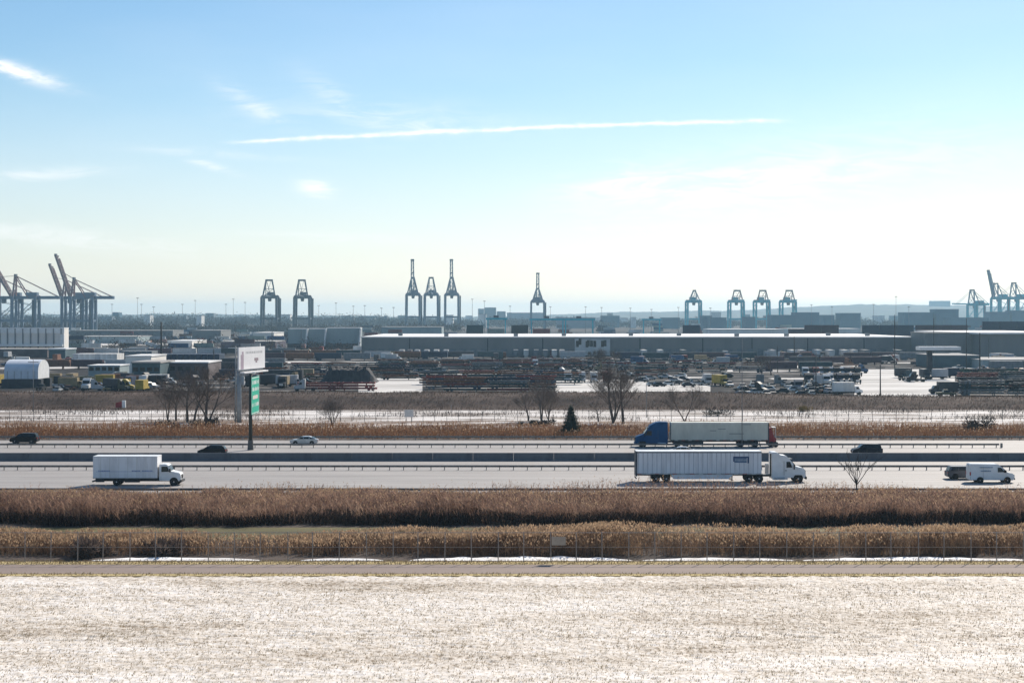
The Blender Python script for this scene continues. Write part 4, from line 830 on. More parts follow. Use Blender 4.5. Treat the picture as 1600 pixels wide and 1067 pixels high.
# ================================================================== THE YARD
def paint(name, c, k=0.6): return mat(name, c, 0.55, c2=tuple(v*k for v in c), scale=0.8)
PC = {'dark teal': paint('teal_steel', (0.02, 0.06, 0.075)), 'dull red': paint('dull_red_steel', (0.24, 0.045, 0.038)), 'navy': paint('navy_steel', (0.02, 0.035, 0.075)), 'black': paint('black_steel', (0.02, 0.022, 0.028)),
      'grey': paint('grey_steel', (0.22, 0.23, 0.24)), 'pale green': paint('pale_green_steel', (0.26, 0.32, 0.29)), 'plum': paint('plum_steel', (0.075, 0.035, 0.05)), 'white': OFFW, 'tan': paint('tan_steel', (0.32, 0.24, 0.13)),
      'blue': paint('blue_steel', (0.03, 0.09, 0.2)), 'yellow': paint('yellow_steel', (0.42, 0.30, 0.04)), 'rust': paint('rust_steel', (0.22, 0.09, 0.045)), 'silver': paint('silver_steel', (0.45, 0.46, 0.47), .75), 'charcoal': paint('charcoal_steel', (0.045, 0.05, 0.06)),
      'olive': paint('olive_steel', (0.09, 0.09, 0.05)), 'pink': paint('faded_pink_steel', (0.30, 0.17, 0.15)), 'green': paint('green_steel', (0.02, 0.08, 0.05))}
CONT = {}
def container_mesh(c):
    if c not in CONT:
        m = MB().box(-6.1, 6.1, -1.17, 1.17, .08, 2.5)
        for x in (-6.1, 5.94):
            for y in (-1.22, 1.06): m.box(x, x+.16, y, y+.16, 0, 2.6)
        for z in (0, 2.48):
            for y in (-1.22, 1.1): m.box(-5.94, 5.94, y, y+.12, z, z+.12)
        for i in range(14): m.box(-5.7+i*.86, -5.35+i*.86, -1.2, -1.165, .14, 2.46)
        CONT[c] = m.mesh('shipping_container', PC[c])
    return CONT[c]
def stack(px, d, nhigh, colour, where, ncol=1, mixed=None, group=None):
    """A stack of shipping containers; each one is a thing."""
    for i in range(ncol):
        for k in range(nhigh):
            c = colour if not mixed else rng.choice(mixed); pos = 'topmost' if k == nhigh-1 else ORD[nhigh-1-k]+' from the top'
            wh = where if ncol == 1 else f'{ORD[i]} column, {where}'
            o = inst('shipping_container', container_mesh(c), None, (X(px, d)+i*12.45+rng.uniform(-.1, .1), d+rng.uniform(-.2, .2), k*2.62), (0, 0, rng.uniform(-.006, .006)))
            tag(o, f'{c} container, {pos}, {wh}', 'container', group or 'container stacks beyond the warehouses')

def building(name, label, px0, px1, d, depth, h, wall, roofm, parapet=0.5, doors=0, door_m=None, rz=0, ribs=0, overhang=0.25, win=0, z=0.0):
    x0, x1 = X(px0, d), X(px1, d); w = x1-x0; t = thing(name, label, 'building', ((x0+x1)/2, d, z), rz)
    MB().box(-w/2, w/2, 0, depth, 0, h-0.02).build('wall', wall, t)
    MB().box(-w/2-overhang, w/2+overhang, -overhang, depth+overhang, h, h+parapet).build('roof', roofm, t)
    if ribs:
        n = max(2, int(w/ribs)); rm = MB().box(-.18, .18, -.14, 0.0, .1, h-.1).mesh('pilaster', wall)
        for i in range(n+1): inst('pilaster', rm, t, (-w/2+.3+(w-.6)*i/n, -.003, 0))
    if doors:
        dm = MB().box(-1.5, 1.5, -.1, .02, .0, 3.4).mesh('loading_door', door_m or DARKST)
        for i in range(doors): inst('loading_door', dm, t, (-w/2+w*(i+.5)/doors, -.004, 0))
    if win:
        wm = MB().box(-.8, .8, -.06, .02, 0, 1.3).mesh('window', GLASS)
        for i in range(win): inst('window', wm, t, (-w/2+w*(i+.5)/win, -.004, h*.55))
    return t
WALLG = mat('grey_blue_cladding', (0.24, 0.235, 0.225), 0.7, c2=(0.18, 0.178, 0.172), scale=0.06, stretch=(1, 1, .2))
ROOFW = mat('white_membrane_roof', (0.78, 0.77, 0.75), 0.7, c2=(0.60, 0.59, 0.58), scale=0.05)
ROOFG = mat('grey_gravel_roof', (0.40, 0.38, 0.36), 0.85, c2=(0.26, 0.25, 0.24), scale=0.05)
BEIGE = mat('beige_cladding', (0.80, 0.76, 0.70), 0.7, c2=(0.66, 0.62, 0.57), scale=0.08, stretch=(1, 1, .3))
TEALW = mat('teal_cladding', (0.07, 0.12, 0.135), 0.7, c2=(0.045, 0.08, 0.095), scale=0.15)
PALEW = mat('pale_teal_cladding', (0.30, 0.36, 0.36), 0.7, c2=(0.23, 0.28, 0.29), scale=0.1, stretch=(1, 1, .2))

# the long warehouse
dw = 842; wh = building('warehouse', 'very long low grey warehouse with bright white roof across the yard', 565, 1432, dw, 150, 10.2, WALLG, ROOFW, 0.6, overhang=0.5)
x0, x1 = X(565, dw), X(1432, dw); xc = (x0+x1)/2
MB().box(X(898, dw)-xc, X(953, dw)-xc, -1.6, 0.0, 0.6, 9.6).build('office_front', mat('office_white', (0.60, 0.60, 0.58), .7, c2=(.5, .5, .49), scale=.2), wh)
wm = MB().box(-.75, .75, -.08, .02, 0, 3.4).mesh('office_window', GLASS)
for px, z in ((902, 5.2), (906, 6.4), (917, 5.0), (919, 5.6), (924, 5.4), (929, 5.2), (941, 5.2), (945, 5.6), (912, 1.2), (921, 1.0), (929, 1.2), (936, 1.0)): inst('office_window', wm, wh, (X(px, dw)-xc, -1.6, z if z > 3 else z), sc=(1, 1, 1 if z > 3 else .45))
dm = MB().box(-1.6, 1.6, -.12, .02, .6, 4.2).mesh('dock_door', PC['grey'])
for i, px in enumerate(range(580, 1425, 16)):
    if not 895 < px < 957: inst('dock_door', dm, wh, (X(px, dw)-xc, -.003, 0))
vm = MB().box(-1.2, 1.2, -1.2, 1.2, 0, 1.5).mesh('roof_vent', PC['grey'])
for px in (620, 697, 806, 883, 992, 1071, 1153, 1233, 1315, 1369): inst('roof_vent', vm, wh, (X(px, 850)-xc, rng.uniform(8, 60), 10.82))
pm = MB().box(-.25, .25, -.1, 0, .2, 10.1).mesh('downpipe', PC['charcoal'])
for px in (640, 762, 848, 1000, 1098, 1175, 1262, 1350): inst('downpipe', pm, wh, (X(px, dw)-xc, -.004, 0))
# trailers backed on to the docks: a white row under the wall
tw_mesh = MB().box(-1.3, 1.3, -6.8, 6.8, 1.1, 4.0).box(-.9, .9, -6.2, -3.6, .1, 1.1).box(-.5, .5, -6.5, 6.5, .9, 1.1).box(-.9, -.6, 3.5, 3.8, .1, 1.1).box(.6, .9, 3.5, 3.8, .1, 1.1)
TM = {c: tw_mesh.mesh('dock_trailer', PC[c]) for c in ('white', 'silver', 'grey', 'navy')}
for i, px in enumerate((628, 640, 652, 667, 682, 697, 806, 822, 838, 852, 866, 878, 1005, 1031, 1066, 1206, 1236, 1250, 1278, 1296, 1318, 1334, 1350, 1400)):
    c = rng.choice(('white', 'white', 'silver', 'grey')); o = inst('dock_trailer', TM[c], None, (X(px, 828), 828+rng.uniform(-3, 3), 0)); tag(o, f'{c} trailer backed to the long warehouse, {ORD[i]} from its left end', 'trailer', 'trailers backed to the long warehouse')

# right warehouse with overhanging roof, canopy, low blocks
building('warehouse', 'grey warehouse with wide white overhanging roof at the right edge', 1530, 1680, 800, 120, 12.6, WALLG, ROOFW, 0.9, overhang=1.6)
building('warehouse', 'grey-blue block with plain walls left of the overhanging roof', 1446, 1527, 812, 30, 13.0, WALLG, WALLG, 0.4)
building('low_shed', 'long low shed with pale roof right of the canopy column', 1460, 1530, 655, 30, 5.0, TEALW, ROOFG, 0.4)
building('low_shed', 'low blue-grey shed under the right warehouse', 1535, 1660, 640, 40, 3.6, PALEW, ROOFG, 0.3)
dc = 536; cv = thing('canopy', 'flat white canopy on a single dark column', 'canopy', (X(1466, dc), dc, 0))
MB().box(-7.1, 7.1, -3.0, 3.0, Z(547, dc), Z(541.5, dc)).build('roof_slab', WHITE, cv, bevel=.05); MB().box(X(1448.5, dc)-X(1466, dc), X(1456, dc)-X(1466, dc), -.8, .8, 0, Z(547, dc)).build('column', PC['charcoal'], cv)
MB().box(-6.8, 6.8, -2.7, 2.7, Z(548.2, dc), Z(547.1, dc)).build('soffit', PC['charcoal'], cv)
# left hangar
dh = 856; hg = building('hangar', 'big pale hangar with ribbed wall at the left edge', -60, 100, dh, 9, Z(512, dh)-.5, BEIGE, ROOFW, 0.5, overhang=.1)
wx_ = (X(100, dh)-X(-60, dh)); MB().box(-wx_/2-.2, wx_/2+.2, -.5, 0.02, Z(520.5, dh), Z(511.8, dh)).build('fascia', WHITE, hg); MB().box(-wx_/2-.2, wx_/2, -3.0, -.01, Z(541, dh), Z(537.5, dh)).build('awning', WHITE, hg)
rm = MB().box(-.3, .3, -.62, 0.0, .2, 15.2).mesh('rib', PC['grey'])
for px in range(-40, 100, 12): inst('rib', rm, hg, (X(px+4, dh)-(X(100, dh)+X(-60, dh))/2, 0.0, 0))
MB().box(wx_/2-1.6, wx_/2+.3, -1.2, 0, 0, Z(522, dh)).build('corner_tower', WHITE, hg)
building('low_shed', 'low white-framed annex below the hangar', 76, 102, 800, 20, 4.6, TEALW, WHITE, 0.6)
building('low_shed', 'low brown annex along the foot of the hangar', -40, 74, 815, 22, 4.2, mat('brown_wall', (0.15, 0.12, 0.12), .8, c2=(.09, .07, .07), scale=.2), ROOFG, 0.5)
# arched fabric tent on a dark base
dq = 470; qt = thing('arched_tent', 'arched white fabric tent on a dark container base', 'tent', (X(33, dq), dq, 0)); hl = 5.2; w_ = 11.5; zq = 2.7
ar = [(-w_/2, zq), (-w_/2, zq+2.4)] + [(-w_/2*math.cos(a), zq+2.4+3.4*math.sin(a)) for a in np.linspace(.15, math.pi-.15, 14)] + [(w_/2, zq+2.4), (w_/2, zq)]; n = len(ar)
sh = MB().add([(x, y+w_/2, z) for x in (-hl, hl) for y, z in ar], [(i, i+1, i+1+n, i+n) for i in range(n-1)]); sh.build('fabric_shell', mat('tent_fabric', (0.62, 0.66, 0.72), .6, c2=(.52, .56, .62), scale=.4), qt, smooth=True)
MB().add([(hl-.05, y+w_/2, z) for y, z in ar], [tuple(range(n))]).build('end_wall', WHITE, qt); MB().add([(-hl+.05, y+w_/2, z) for y, z in ar], [tuple(range(n))]).build('end_wall', WHITE, qt)
for k in range(2): MB().box(-6.1, 6.1, k*(w_-2.4), k*(w_-2.4)+2.4, 0, 2.6).build('base_container', PC['charcoal'], qt)
pr_m = MB().box(-.06, .06, -.03, 0, zq, zq+2.4).mesh('seam', PC['grey'])
for i in range(5): inst('seam', pr_m, qt, (-hl+1+i*2.1, -.01, 0))
# low buildings on the left
building('low_shed', 'small white-ended shed behind the scrapped trucks', 138, 187, 560, 14, 3.8, PALEW, ROOFW, .3, win=5)
building('low_shed', 'teal low building with pale roof left of the tree clump', 206, 250, 520, 22, 6.0, TEALW, ROOFG, .5, win=4)
building('low_shed', 'brown low building with snowy roof behind the tree clump', 251, 325, 535, 24, 5.6, MATS['brown_wall'], ROOFW, .4, win=6)
building('low_shed', 'pale roofed low building behind the teal one', 196, 236, 590, 26, 6.4, BEIGE, ROOFW, .4)
for i, (a, b, d, hgt, wl, rf, lab) in enumerate([(110, 270, 1500, 8, WALLG, ROOFG, 'long dark shed far behind the hangar'), (395, 428, 1150, 9.5, BEIGE, ROOFW, 'cream block left of the grey sheds'),
        (262, 300, 1050, 5, BEIGE, ROOFW, 'small cream building behind the low roofs'), (345, 430, 1060, 4.4, paint('plum_wall', (0.10, 0.07, 0.10)), ROOFG, 'long plum coloured shed right above the billboard'),
        (120, 215, 1250, 5.5, PALEW, ROOFG, 'pale shed behind the white trailers'), (596, 690, 1500, 11.5, PALEW, ROOFG, 'pale shed beyond the long warehouse'), (1230, 1345, 1600, 9, BEIGE, ROOFW, 'pale block behind the plum container stack'),
        (1110, 1225, 1300, 10.9, BEIGE, ROOFW, 'low tan shed under the teal cranes'), (300, 345, 1400, 9, WALLG, ROOFG, 'dark shed behind the bare tree clump')]):
    building('distant_shed', lab, a, b, d, 50, hgt, wl, rf, .4, ribs=9)
# grey sheds with white fin walls
dsd = 1045; zt = Z(513, dsd)
for i, (a, b) in enumerate(((450, 480), (481, 509), (510, 563))):
    t = building('grey_shed', f'{("left", "middle", "right")[i]} bay of the pale grey sheds with white fin walls', a, b, dsd, 14, zt-(.6 if i < 2 else 0), PALEW, ROOFW, .5, overhang=.02, ribs=6)
    w = X(b, dsd)-X(a, dsd); MB().prism([(w/2-.9, 2), (w/2+.1, 2), (w/2+1.0, zt), (w/2+.1, zt)], -5, 0).build('fin_wall', WHITE, t); MB().box(-w/2, w/2-1, -3.2, 0, 0, 3.5).build('annex', PC['charcoal'], t)

# container stacks behind the long warehouse
for px, n, c, wd, k in [(742, 6, 'dark teal', 'right of the tall cranes', 1), (775, 5, 'pale green', 'pale stack beside the dark teal one', 1), (812, 6, 'black', 'dark stack left of the lone crane', 1), (846, 5, 'dull red', 'red stack under the lone crane', 1),
                        (1080, 6, 'navy', 'stack under the leftmost teal crane', 1), (1096, 6, 'charcoal', 'x', 0), (1245, 5, 'plum', 'low end of plum row', 1), (1270, 6, 'plum', 'plum row behind the warehouse', 2), (1310, 4, 'white', 'pale row right of the plum stack', 2),
                        (1360, 6, 'navy', 'navy row at warehouse end', 3), (1444, 6, 'plum', 'mixed row behind the canopy', 3), (1548, 7, 'navy', 'tall row behind the right warehouse', 4)]:
    if k: stack(px, 1110, n, c, wd, k)
mixc = ['dull red', 'grey', 'navy', 'white', 'pale green', 'rust', 'blue', 'plum', 'charcoal', 'silver']
names = ['behind the hangar', 'behind the low roofs', 'left of the grey sheds', 'above the tree clump', 'above the billboard', 'beyond the white trailers', 'beside the cream block']
TIER = ['bottom', 'second', 'third', 'fourth', 'fifth', 'top']
for ri, d in enumerate((960, 1120, 1290, 1480, 1700, 1950)):
    for ci, px in enumerate(np.arange(115, 450, 24*1000/d*1.35)):
        if rng.random() < .5:
            n = rng.choice((1, 2, 2, 3)); wd = 'of the low mixed stacks in the left container yard'
            for k in range(n):
                c = rng.choice(mixc); o = inst('shipping_container', container_mesh(c), None, (X(px, d)+rng.uniform(-3, 3), d+rng.uniform(-8, 8), k*2.62), (0, 0, rng.uniform(-.05, .05)))
                tag(o, f'{c} container, {TIER[k]} tier, {ORD[ci]} stack of {ORD[ri]} row, left container yard', 'container', 'containers in the left yard')
for ri, d in enumerate((1350, 1650, 2000)):
    for ci, px in enumerate(np.arange(575, 1600, 27*1100/d*1.9)):
        if rng.random() < .3:
            n = rng.choice((3, 4, 4, 5)) if d > 1400 else rng.choice((3, 4))
            for k in range(n):
                c = rng.choice(mixc); o = inst('shipping_container', container_mesh(c), None, (X(px, d)+rng.uniform(-3, 3), d+rng.uniform(-8, 8), k*2.62)); tag(o, f'{c} container, {TIER[k]} tier, {ORD[ci % 30]} hazy stack, {ORD[ri]} row past warehouse', 'container', 'containers beyond the warehouse')

# stacked container chassis: flat dark frames on wheels
ch = MB().box(-6.1, 6.1, -.6, -.35, .42, .86).box(-6.1, 6.1, .35, .6, .42, .86).box(-6.0, 6.0, -1.15, -1.0, .7, .9)
for x in (-6.1, -3.5, -.8, 2, 4.4, 5.9): ch.box(x, x+.25, -1.2, 1.2, .72, .95)
for x in (-4.9, -3.7):
    for y in (-1.2, .65): ch.cyl((x, y, .4), (x, y+.55, .4), .4, .4, 10)
ch.box(3.4, 3.6, -.9, -.7, .0, .7).box(3.4, 3.6, .7, .9, .0, .7)
CHM = {c: ch.mesh('container_chassis', PC[c]) for c in ('charcoal', 'navy', 'dark teal', 'rust', 'black', 'dull red', 'grey')}
cnt = 0
def chassis_stack(px, d, n, where, cols, rz=0.0):
    global cnt
    for k in range(n):
        c = rng.choice(cols); o = inst('container_chassis', CHM[c], None, (X(px, d)+rng.uniform(-.5, .5), d+rng.uniform(-.4, .4), k*.8), (0, 0, rz+rng.choice((0, math.pi))+rng.uniform(-.015, .015)))
        tag(o, f'{c} chassis, {ORD[k]} tier up, {where}', 'chassis', 'stacked container chassis in the yard'); cnt += 1
dk = ('charcoal', 'navy', 'dark teal', 'black', 'rust', 'rust', 'dull red', 'grey')
for r, (d, a, b, n) in enumerate([(446, 690, 828, 5), (462, 665, 830, 5), (492, 655, 850, 5), (530, 595, 862, 4), (575, 590, 872, 4), (625, 585, 885, 4), (660, 590, 890, 4), (700, 590, 890, 3)]):
    for i, px in enumerate(np.arange(a, b, 13.2/d*F)):
        chassis_stack(px+13.2/d*F*.5, d, n-(rng.random() < .3), f'{ORD[i]} stack of {ORD[r]} row, middle field', dk)
for r, (d, a, b, n) in enumerate([(560, 1010, 1100, 4), (600, 985, 1170, 4), (650, 900, 1180, 4), (720, 880, 1300, 3)]):
    for i, px in enumerate(np.arange(a, b, 13.2/d*F*1.12)):
        if rng.random() < .88: chassis_stack(px+8, d, n-(rng.random() < .4), f'{ORD[i]} stack of {ORD[r]} row, below long warehouse', dk)
for r, (d, a, b, n) in enumerate([(425, 1505, 1640, 5), (450, 1498, 1640, 5), (485, 1495, 1640, 5), (520, 1515, 1640, 5)]):
    for i, px in enumerate(np.arange(a, b, 13.2/d*F)): chassis_stack(px+30, d, n-(rng.random() < .5), f'{ORD[i]} stack of {ORD[r]} row, right edge', dk)
for r, (d, a, b, n) in enumerate([(520, 420, 500, 3), (560, 400, 585, 4), (620, 400, 580, 4), (690, 260, 345, 3)]):
    for i, px in enumerate(np.arange(a, b, 13.2/d*F*1.05)): chassis_stack(px+25, d, n, f'{ORD[i]} stack of {ORD[r]} row, right of billboard', dk)
for i, px in enumerate((482, 540)): chassis_stack(px+16, 452, 3, f'red stack {ORD[i]} from left beside the snowy lot', ('dull red',))
pile = thing('scrap_mound', 'dark flat-topped mound above the red chassis', 'mound', (X(543, 505), 505, 0))
def mound():
    v = []; f = []; nx, ny = 26, 10
    for j in range(ny+1):
        for i in range(nx+1):
            a, b = i/nx*2-1, j/ny*2-1; e = min(1, 3.0*(1-abs(a)))*min(1, 2.2*(1-abs(b))); v.append((a*9.5, b*6+6, 4.6*max(e, 0)*(.85+.3*rng.random())))
    for j in range(ny):
        for i in range(nx): q = j*(nx+1)+i; f.append((q, q+1, q+nx+2, q+nx+1))
    return MB().add(v, f)
mound().build('heap', mat('dark_scrap', (0.05, 0.045, 0.045), .9, c2=(.03, .03, .035), scale=.8), pile)

# yard vehicles: body, glass and wheels on each
YV = {}
def yv(kind, c):
    if (kind, c) in YV: return YV[kind, c]
    p = PC[c]
    if kind == 'car': parts = [('body', MB().prism([(-2.2, .35), (2.2, .35), (2.25, .75), (1.1, .95), (-2.2, .98)], -.88, .88).mesh('body', p, bevel=.06)), ('cabin', MB().prism([(1.05, .95), (.4, 1.45), (-1.3, 1.48), (-1.95, .97)][::-1], 0, 0, [.82, .66, .66, .82][::-1]).mesh('cabin', GLASS)), ('roof', MB().box(-1.3, .4, -.66, .66, 1.47, 1.52).mesh('roof', p))]; wh_ = (1.35, -1.35, .32, .85)
    elif kind == 'pickup': parts = [('body', MB().prism([(-2.6, .5), (2.5, .5), (2.55, .95), (1.2, 1.15), (-2.6, 1.1)], -.95, .95).mesh('body', p, bevel=.05)), ('cabin', MB().prism([(1.1, 1.1), (.5, 1.75), (-.7, 1.78), (-.85, 1.1)][::-1], 0, 0, [.88, .72, .72, .88][::-1]).mesh('cabin', GLASS)), ('roof', MB().box(-.7, .5, -.72, .72, 1.77, 1.84).mesh('roof', p))]; wh_ = (1.6, -1.6, .4, .85)
    elif kind == 'box_van': parts = [('cargo_box', MB().box(-4.2, 1.6, -1.2, 1.2, .9, 3.5).mesh('cargo_box', p, bevel=.03)), ('cab', MB().prism([(1.7, .6), (3.9, .6), (3.9, 1.3), (3.1, 1.6), (2.7, 2.4), (1.7, 2.45)], -1.05, 1.05).mesh('cab', p if c != 'white' else WHITE, bevel=.05)), ('windscreen', MB().prism([(3.14, 1.62), (2.76, 2.36), (2.7, 2.36), (3.08, 1.62)], -.9, .9).mesh('windscreen', GLASS)), ('side_window', MB().prism([(2.95, 1.6), (2.1, 1.6), (2.1, 2.2), (2.65, 2.2)], -1.07, 1.07).mesh('side_window', GLASS)), ('chassis', MB().box(-4.2, 3.8, -.5, .5, .5, .88).mesh('chassis', DARKST))]; wh_ = (3.0, -2.4, .45, .95)
    else: parts = [('cab', MB().prism([(-.6, .7), (2.6, .6), (2.65, 1.5), (1.4, 1.9), (1.0, 2.9), (.2, 3.5), (-.6, 3.5)], -1.15, 1.15).mesh('cab', p, bevel=.06)), ('windscreen', MB().prism([(1.45, 1.95), (1.08, 2.8), (1.02, 2.8), (1.39, 1.95)], -1.0, 1.0).mesh('windscreen', GLASS)), ('side_window', MB().prism([(1.2, 1.9), (.3, 1.9), (.3, 2.6), (.9, 2.6)], -1.17, 1.17).mesh('side_window', GLASS)), ('chassis', MB().box(-4.2, 2.5, -.45, .45, .6, .9).mesh('chassis', DARKST)), ('grille', MB().box(2.6, 2.68, -.6, .6, .8, 1.45).mesh('grille', CHROME))]; wh_ = (1.8, -2.9, .5, 1.0)
    wm_ = MB().lathe_y([(wh_[2]*.5, -.13), (wh_[2], -.12), (wh_[2], .12), (wh_[2]*.5, .13)], (0, 0, 0), 12).mesh('wheel', RUBBER)
    YV[kind, c] = (parts, wh_, wm_); return YV[kind, c]
def yard_vehicle(kind, c, px, d, rz, label, group, z=0.0, tilt=0.0):
    parts, w, wm_ = yv(kind, c); t = thing({'car': 'car', 'pickup': 'pickup_truck', 'box_van': 'box_truck', 'tractor': 'semi_tractor'}[kind], label, 'car' if kind == 'car' else 'truck', (X(px, d), d, z), rz, group); t.rotation_euler[1] = tilt
    for n_, me in parts: inst(n_, me, t)
    for x in w[:2]:
        for y in (-w[3], w[3]): inst('wheel', wm_, t, (x, y, w[2]))
KN = {'car': 'car', 'pickup': 'pickup', 'box_van': 'box truck', 'tractor': 'semi tractor'}
def lot(spots, where, group):
    for i, (kind, c, px, d, rz) in enumerate(spots): yard_vehicle(kind, c, px, d, math.radians(rz), f'{c} {KN[kind]} {where}, {ORD[i]} in from the left', group)
# four trucks facing the road by the middle lot
for kind, c, px, lab in (('box_van', 'white', 887.5, 'white box truck with dark nose, leftmost of four facing the road'), ('box_van', 'silver', 909, 'silver box truck, second of four facing the road'), ('box_van', 'white', 928, 'white box truck, third of four facing the road'), ('box_van', 'dull red', 948, 'red box truck, last of four facing the road')):
    yard_vehicle(kind, c, px, 509, math.radians(-90), lab, 'trucks facing the road by the middle lot')
kinds = ['car', 'car', 'pickup', 'box_van', 'tractor']
def random_lot(n, a, b, y0, y1, cols, where, group, kd=kinds, seed=1):
    R = random.Random(seed); sp = sorted([(R.uniform(a, b), R.uniform(y0, y1)) for _ in range(n)])
    lot([(R.choice(kd), R.choice(cols), px, GD(py), R.choice((0, 180, 90, -90, 20, -30, 160))) for px, py in sp], where, group)
random_lot(30, 62, 250, 597, 612, ['white', 'tan', 'charcoal', 'navy', 'rust', 'silver', 'olive', 'black', 'yellow', 'black'], 'in the left scrapyard', 'scrapyard vehicles at left', ['car', 'pickup', 'box_van', 'box_van', 'tractor'], 3)
random_lot(26, 1150, 1310, 600, 617, ['silver', 'white', 'charcoal', 'grey', 'silver', 'black', 'rust', 'white'], 'in the right scrapyard', 'scrapyard vehicles at right', ['car', 'car', 'pickup', 'car', 'tractor'], 4)
random_lot(20, 255, 430, 575, 606, ['charcoal', 'rust', 'white', 'silver', 'black', 'navy'], 'behind the tree clump', 'vehicles behind the tree clump', kinds, 5)
lot([('tractor', c, 1262+i*8.4, 497+(i % 3), -90) for i, c in enumerate(('black', 'navy', 'silver', 'black', 'white', 'charcoal', 'navy', 'black', 'silver', 'black'))], 'in the front row facing the road', 'front row of parked tractors')
lot([('tractor', c, 1258+i*8.2, 560+(i % 2), -90) for i, c in enumerate(('white', 'black', 'dull red', 'white', 'black', 'silver', 'black', 'white', 'navy', 'rust', 'black'))], 'in the back row facing the road', 'back row of parked tractors')
yard_vehicle('box_van', 'white', 1325, 428, 0, 'big white box truck nose right at the snowy lot', 'trucks at the snowy lot')
yard_vehicle('tractor', 'blue', 1345, 592, 0, 'pale blue tractor at the head of the snowy lot', 'trucks at the snowy lot')
yard_vehicle('box_van', 'charcoal', 1474, 432, math.radians(180), 'dark box truck at the right side of the snowy lot', 'trucks at the snowy lot')
yard_vehicle('pickup', 'olive', 1478, 420, 0, 'olive pickup with snow beside it in the snowy lot', 'trucks at the snowy lot')
random_lot(9, 1410, 1490, 588, 597, ['charcoal', 'navy', 'black', 'dark teal', 'silver'], 'at the back of the snowy lot', 'vehicles at the back of the snowy lot', ['tractor', 'pickup', 'box_van'], 8)
random_lot(22, 1000, 1150, 588, 606, ['charcoal', 'silver', 'navy', 'black', 'white'], 'in front of the chassis rows', 'vehicles before the chassis rows', ['car', 'pickup', 'car'], 9)
random_lot(18, 1498, 1600, 576, 584, ['white', 'silver', 'rust', 'white', 'pink', 'charcoal'], 'behind the right chassis stacks', 'vehicles behind the right stacks', ['car', 'pickup', 'car'], 10)
yard_vehicle('box_van', 'yellow', 1127, 482, math.radians(-70), 'yellow box truck left of the right scrapyard', 'trucks left of the right scrapyard')
yard_vehicle('box_van', 'silver', 1106, 490, math.radians(-90), 'grey box truck beside the yellow one', 'trucks left of the right scrapyard')
yard_vehicle('pickup', 'white', 1140, 476, math.radians(-90), 'white pickup just right of the yellow truck', 'trucks left of the right scrapyard')
yard_vehicle('box_van', 'yellow', 1, 486, math.radians(90), 'yellow box truck cut by the left edge', 'trucks in the left scrapyard'); yard_vehicle('box_van', 'tan', 114, 462, 0, 'tan box truck among the left scrap', 'trucks in the left scrapyard')
for i, px in enumerate(np.arange(124, 192, 8.6)):
    c = rng.choice(('white', 'white', 'silver')); o = inst('parked_trailer', TM[c], None, (X(px, 742), 742, 0)); tag(o, f'{c} parked trailer in the left row, {ORD[i]} from the hangar', 'trailer', 'trailers parked in the left row')
for i, px in enumerate(np.arange(195, 240, 8.6)): o = inst('parked_trailer', TM['grey'], None, (X(px, 800), 800, 0)); tag(o, f'grey parked trailer behind the left white row, {ORD[i]} from left', 'trailer', 'grey trailers in the left row')
for i, px in enumerate(np.arange(258, 345, 9.4)): o = inst('parked_trailer', TM['navy'], None, (X(px, 735), 735, 0)); tag(o, f'navy trailer in the dark row behind the trees, {ORD[i]} from left', 'trailer', 'navy trailers behind the trees')
o = inst('shipping_container', container_mesh('green'), None, (X(1510, 565), 565, 0)); tag(o, 'dark green container right of the canopy, left one of two', 'container')
o = inst('shipping_container', container_mesh('green'), None, (X(1564, 568), 568, 0)); tag(o, 'dark green container right of the canopy, right one of two', 'container')

flat = MB().box(-6.4, 6.4, -1.25, 1.25, 1.1, 1.4).box(-6.4, -6.2, -1.25, 1.25, 1.4, 2.6).box(-5.8, -3.0, -1.1, 1.1, .1, 1.1).box(3.6, 3.9, -.9, .9, .1, 1.1).box(-6.2, 6.3, -1.2, 1.2, 1.4, 1.5)
side_tr = MB().box(-6.6, 6.6, -1.25, 1.25, 1.1, 3.9).box(-6.0, -3.2, -1.1, 1.1, .1, 1.1).box(3.6, 3.9, -.9, .9, .1, 1.1)
PTM = {(k, c): m_.mesh(k, PC[c]) for k, m_ in (('flatbed_trailer', flat), ('parked_trailer', side_tr)) for c in ('charcoal', 'navy', 'dark teal', 'black', 'plum', 'rust', 'silver', 'grey')}
def trailer_row(d, a, b, cols, where, kind='parked_trailer', keep=.85, seed=0, group='rows of parked trailers'):
    R = random.Random(seed); st = 14.2/d*F; i = 0
    for px in np.arange(a, b, st):
        if R.random() < keep:
            c = R.choice(cols); o = inst(kind, PTM[kind, c], None, (X(px+st/2, d)+R.uniform(-.8, .8), d+R.uniform(-1.5, 1.5), 0), (0, 0, R.choice((0, math.pi))+R.uniform(-.03, .03)))
            tag(o, f'{c} {kind.replace("_", " ")}, {ORD[i]} from left, {where}', 'trailer', group); i += 1
dkc = ['charcoal', 'navy', 'rust', 'dark teal', 'rust', 'plum', 'silver', 'grey', 'plum', 'silver', 'charcoal']
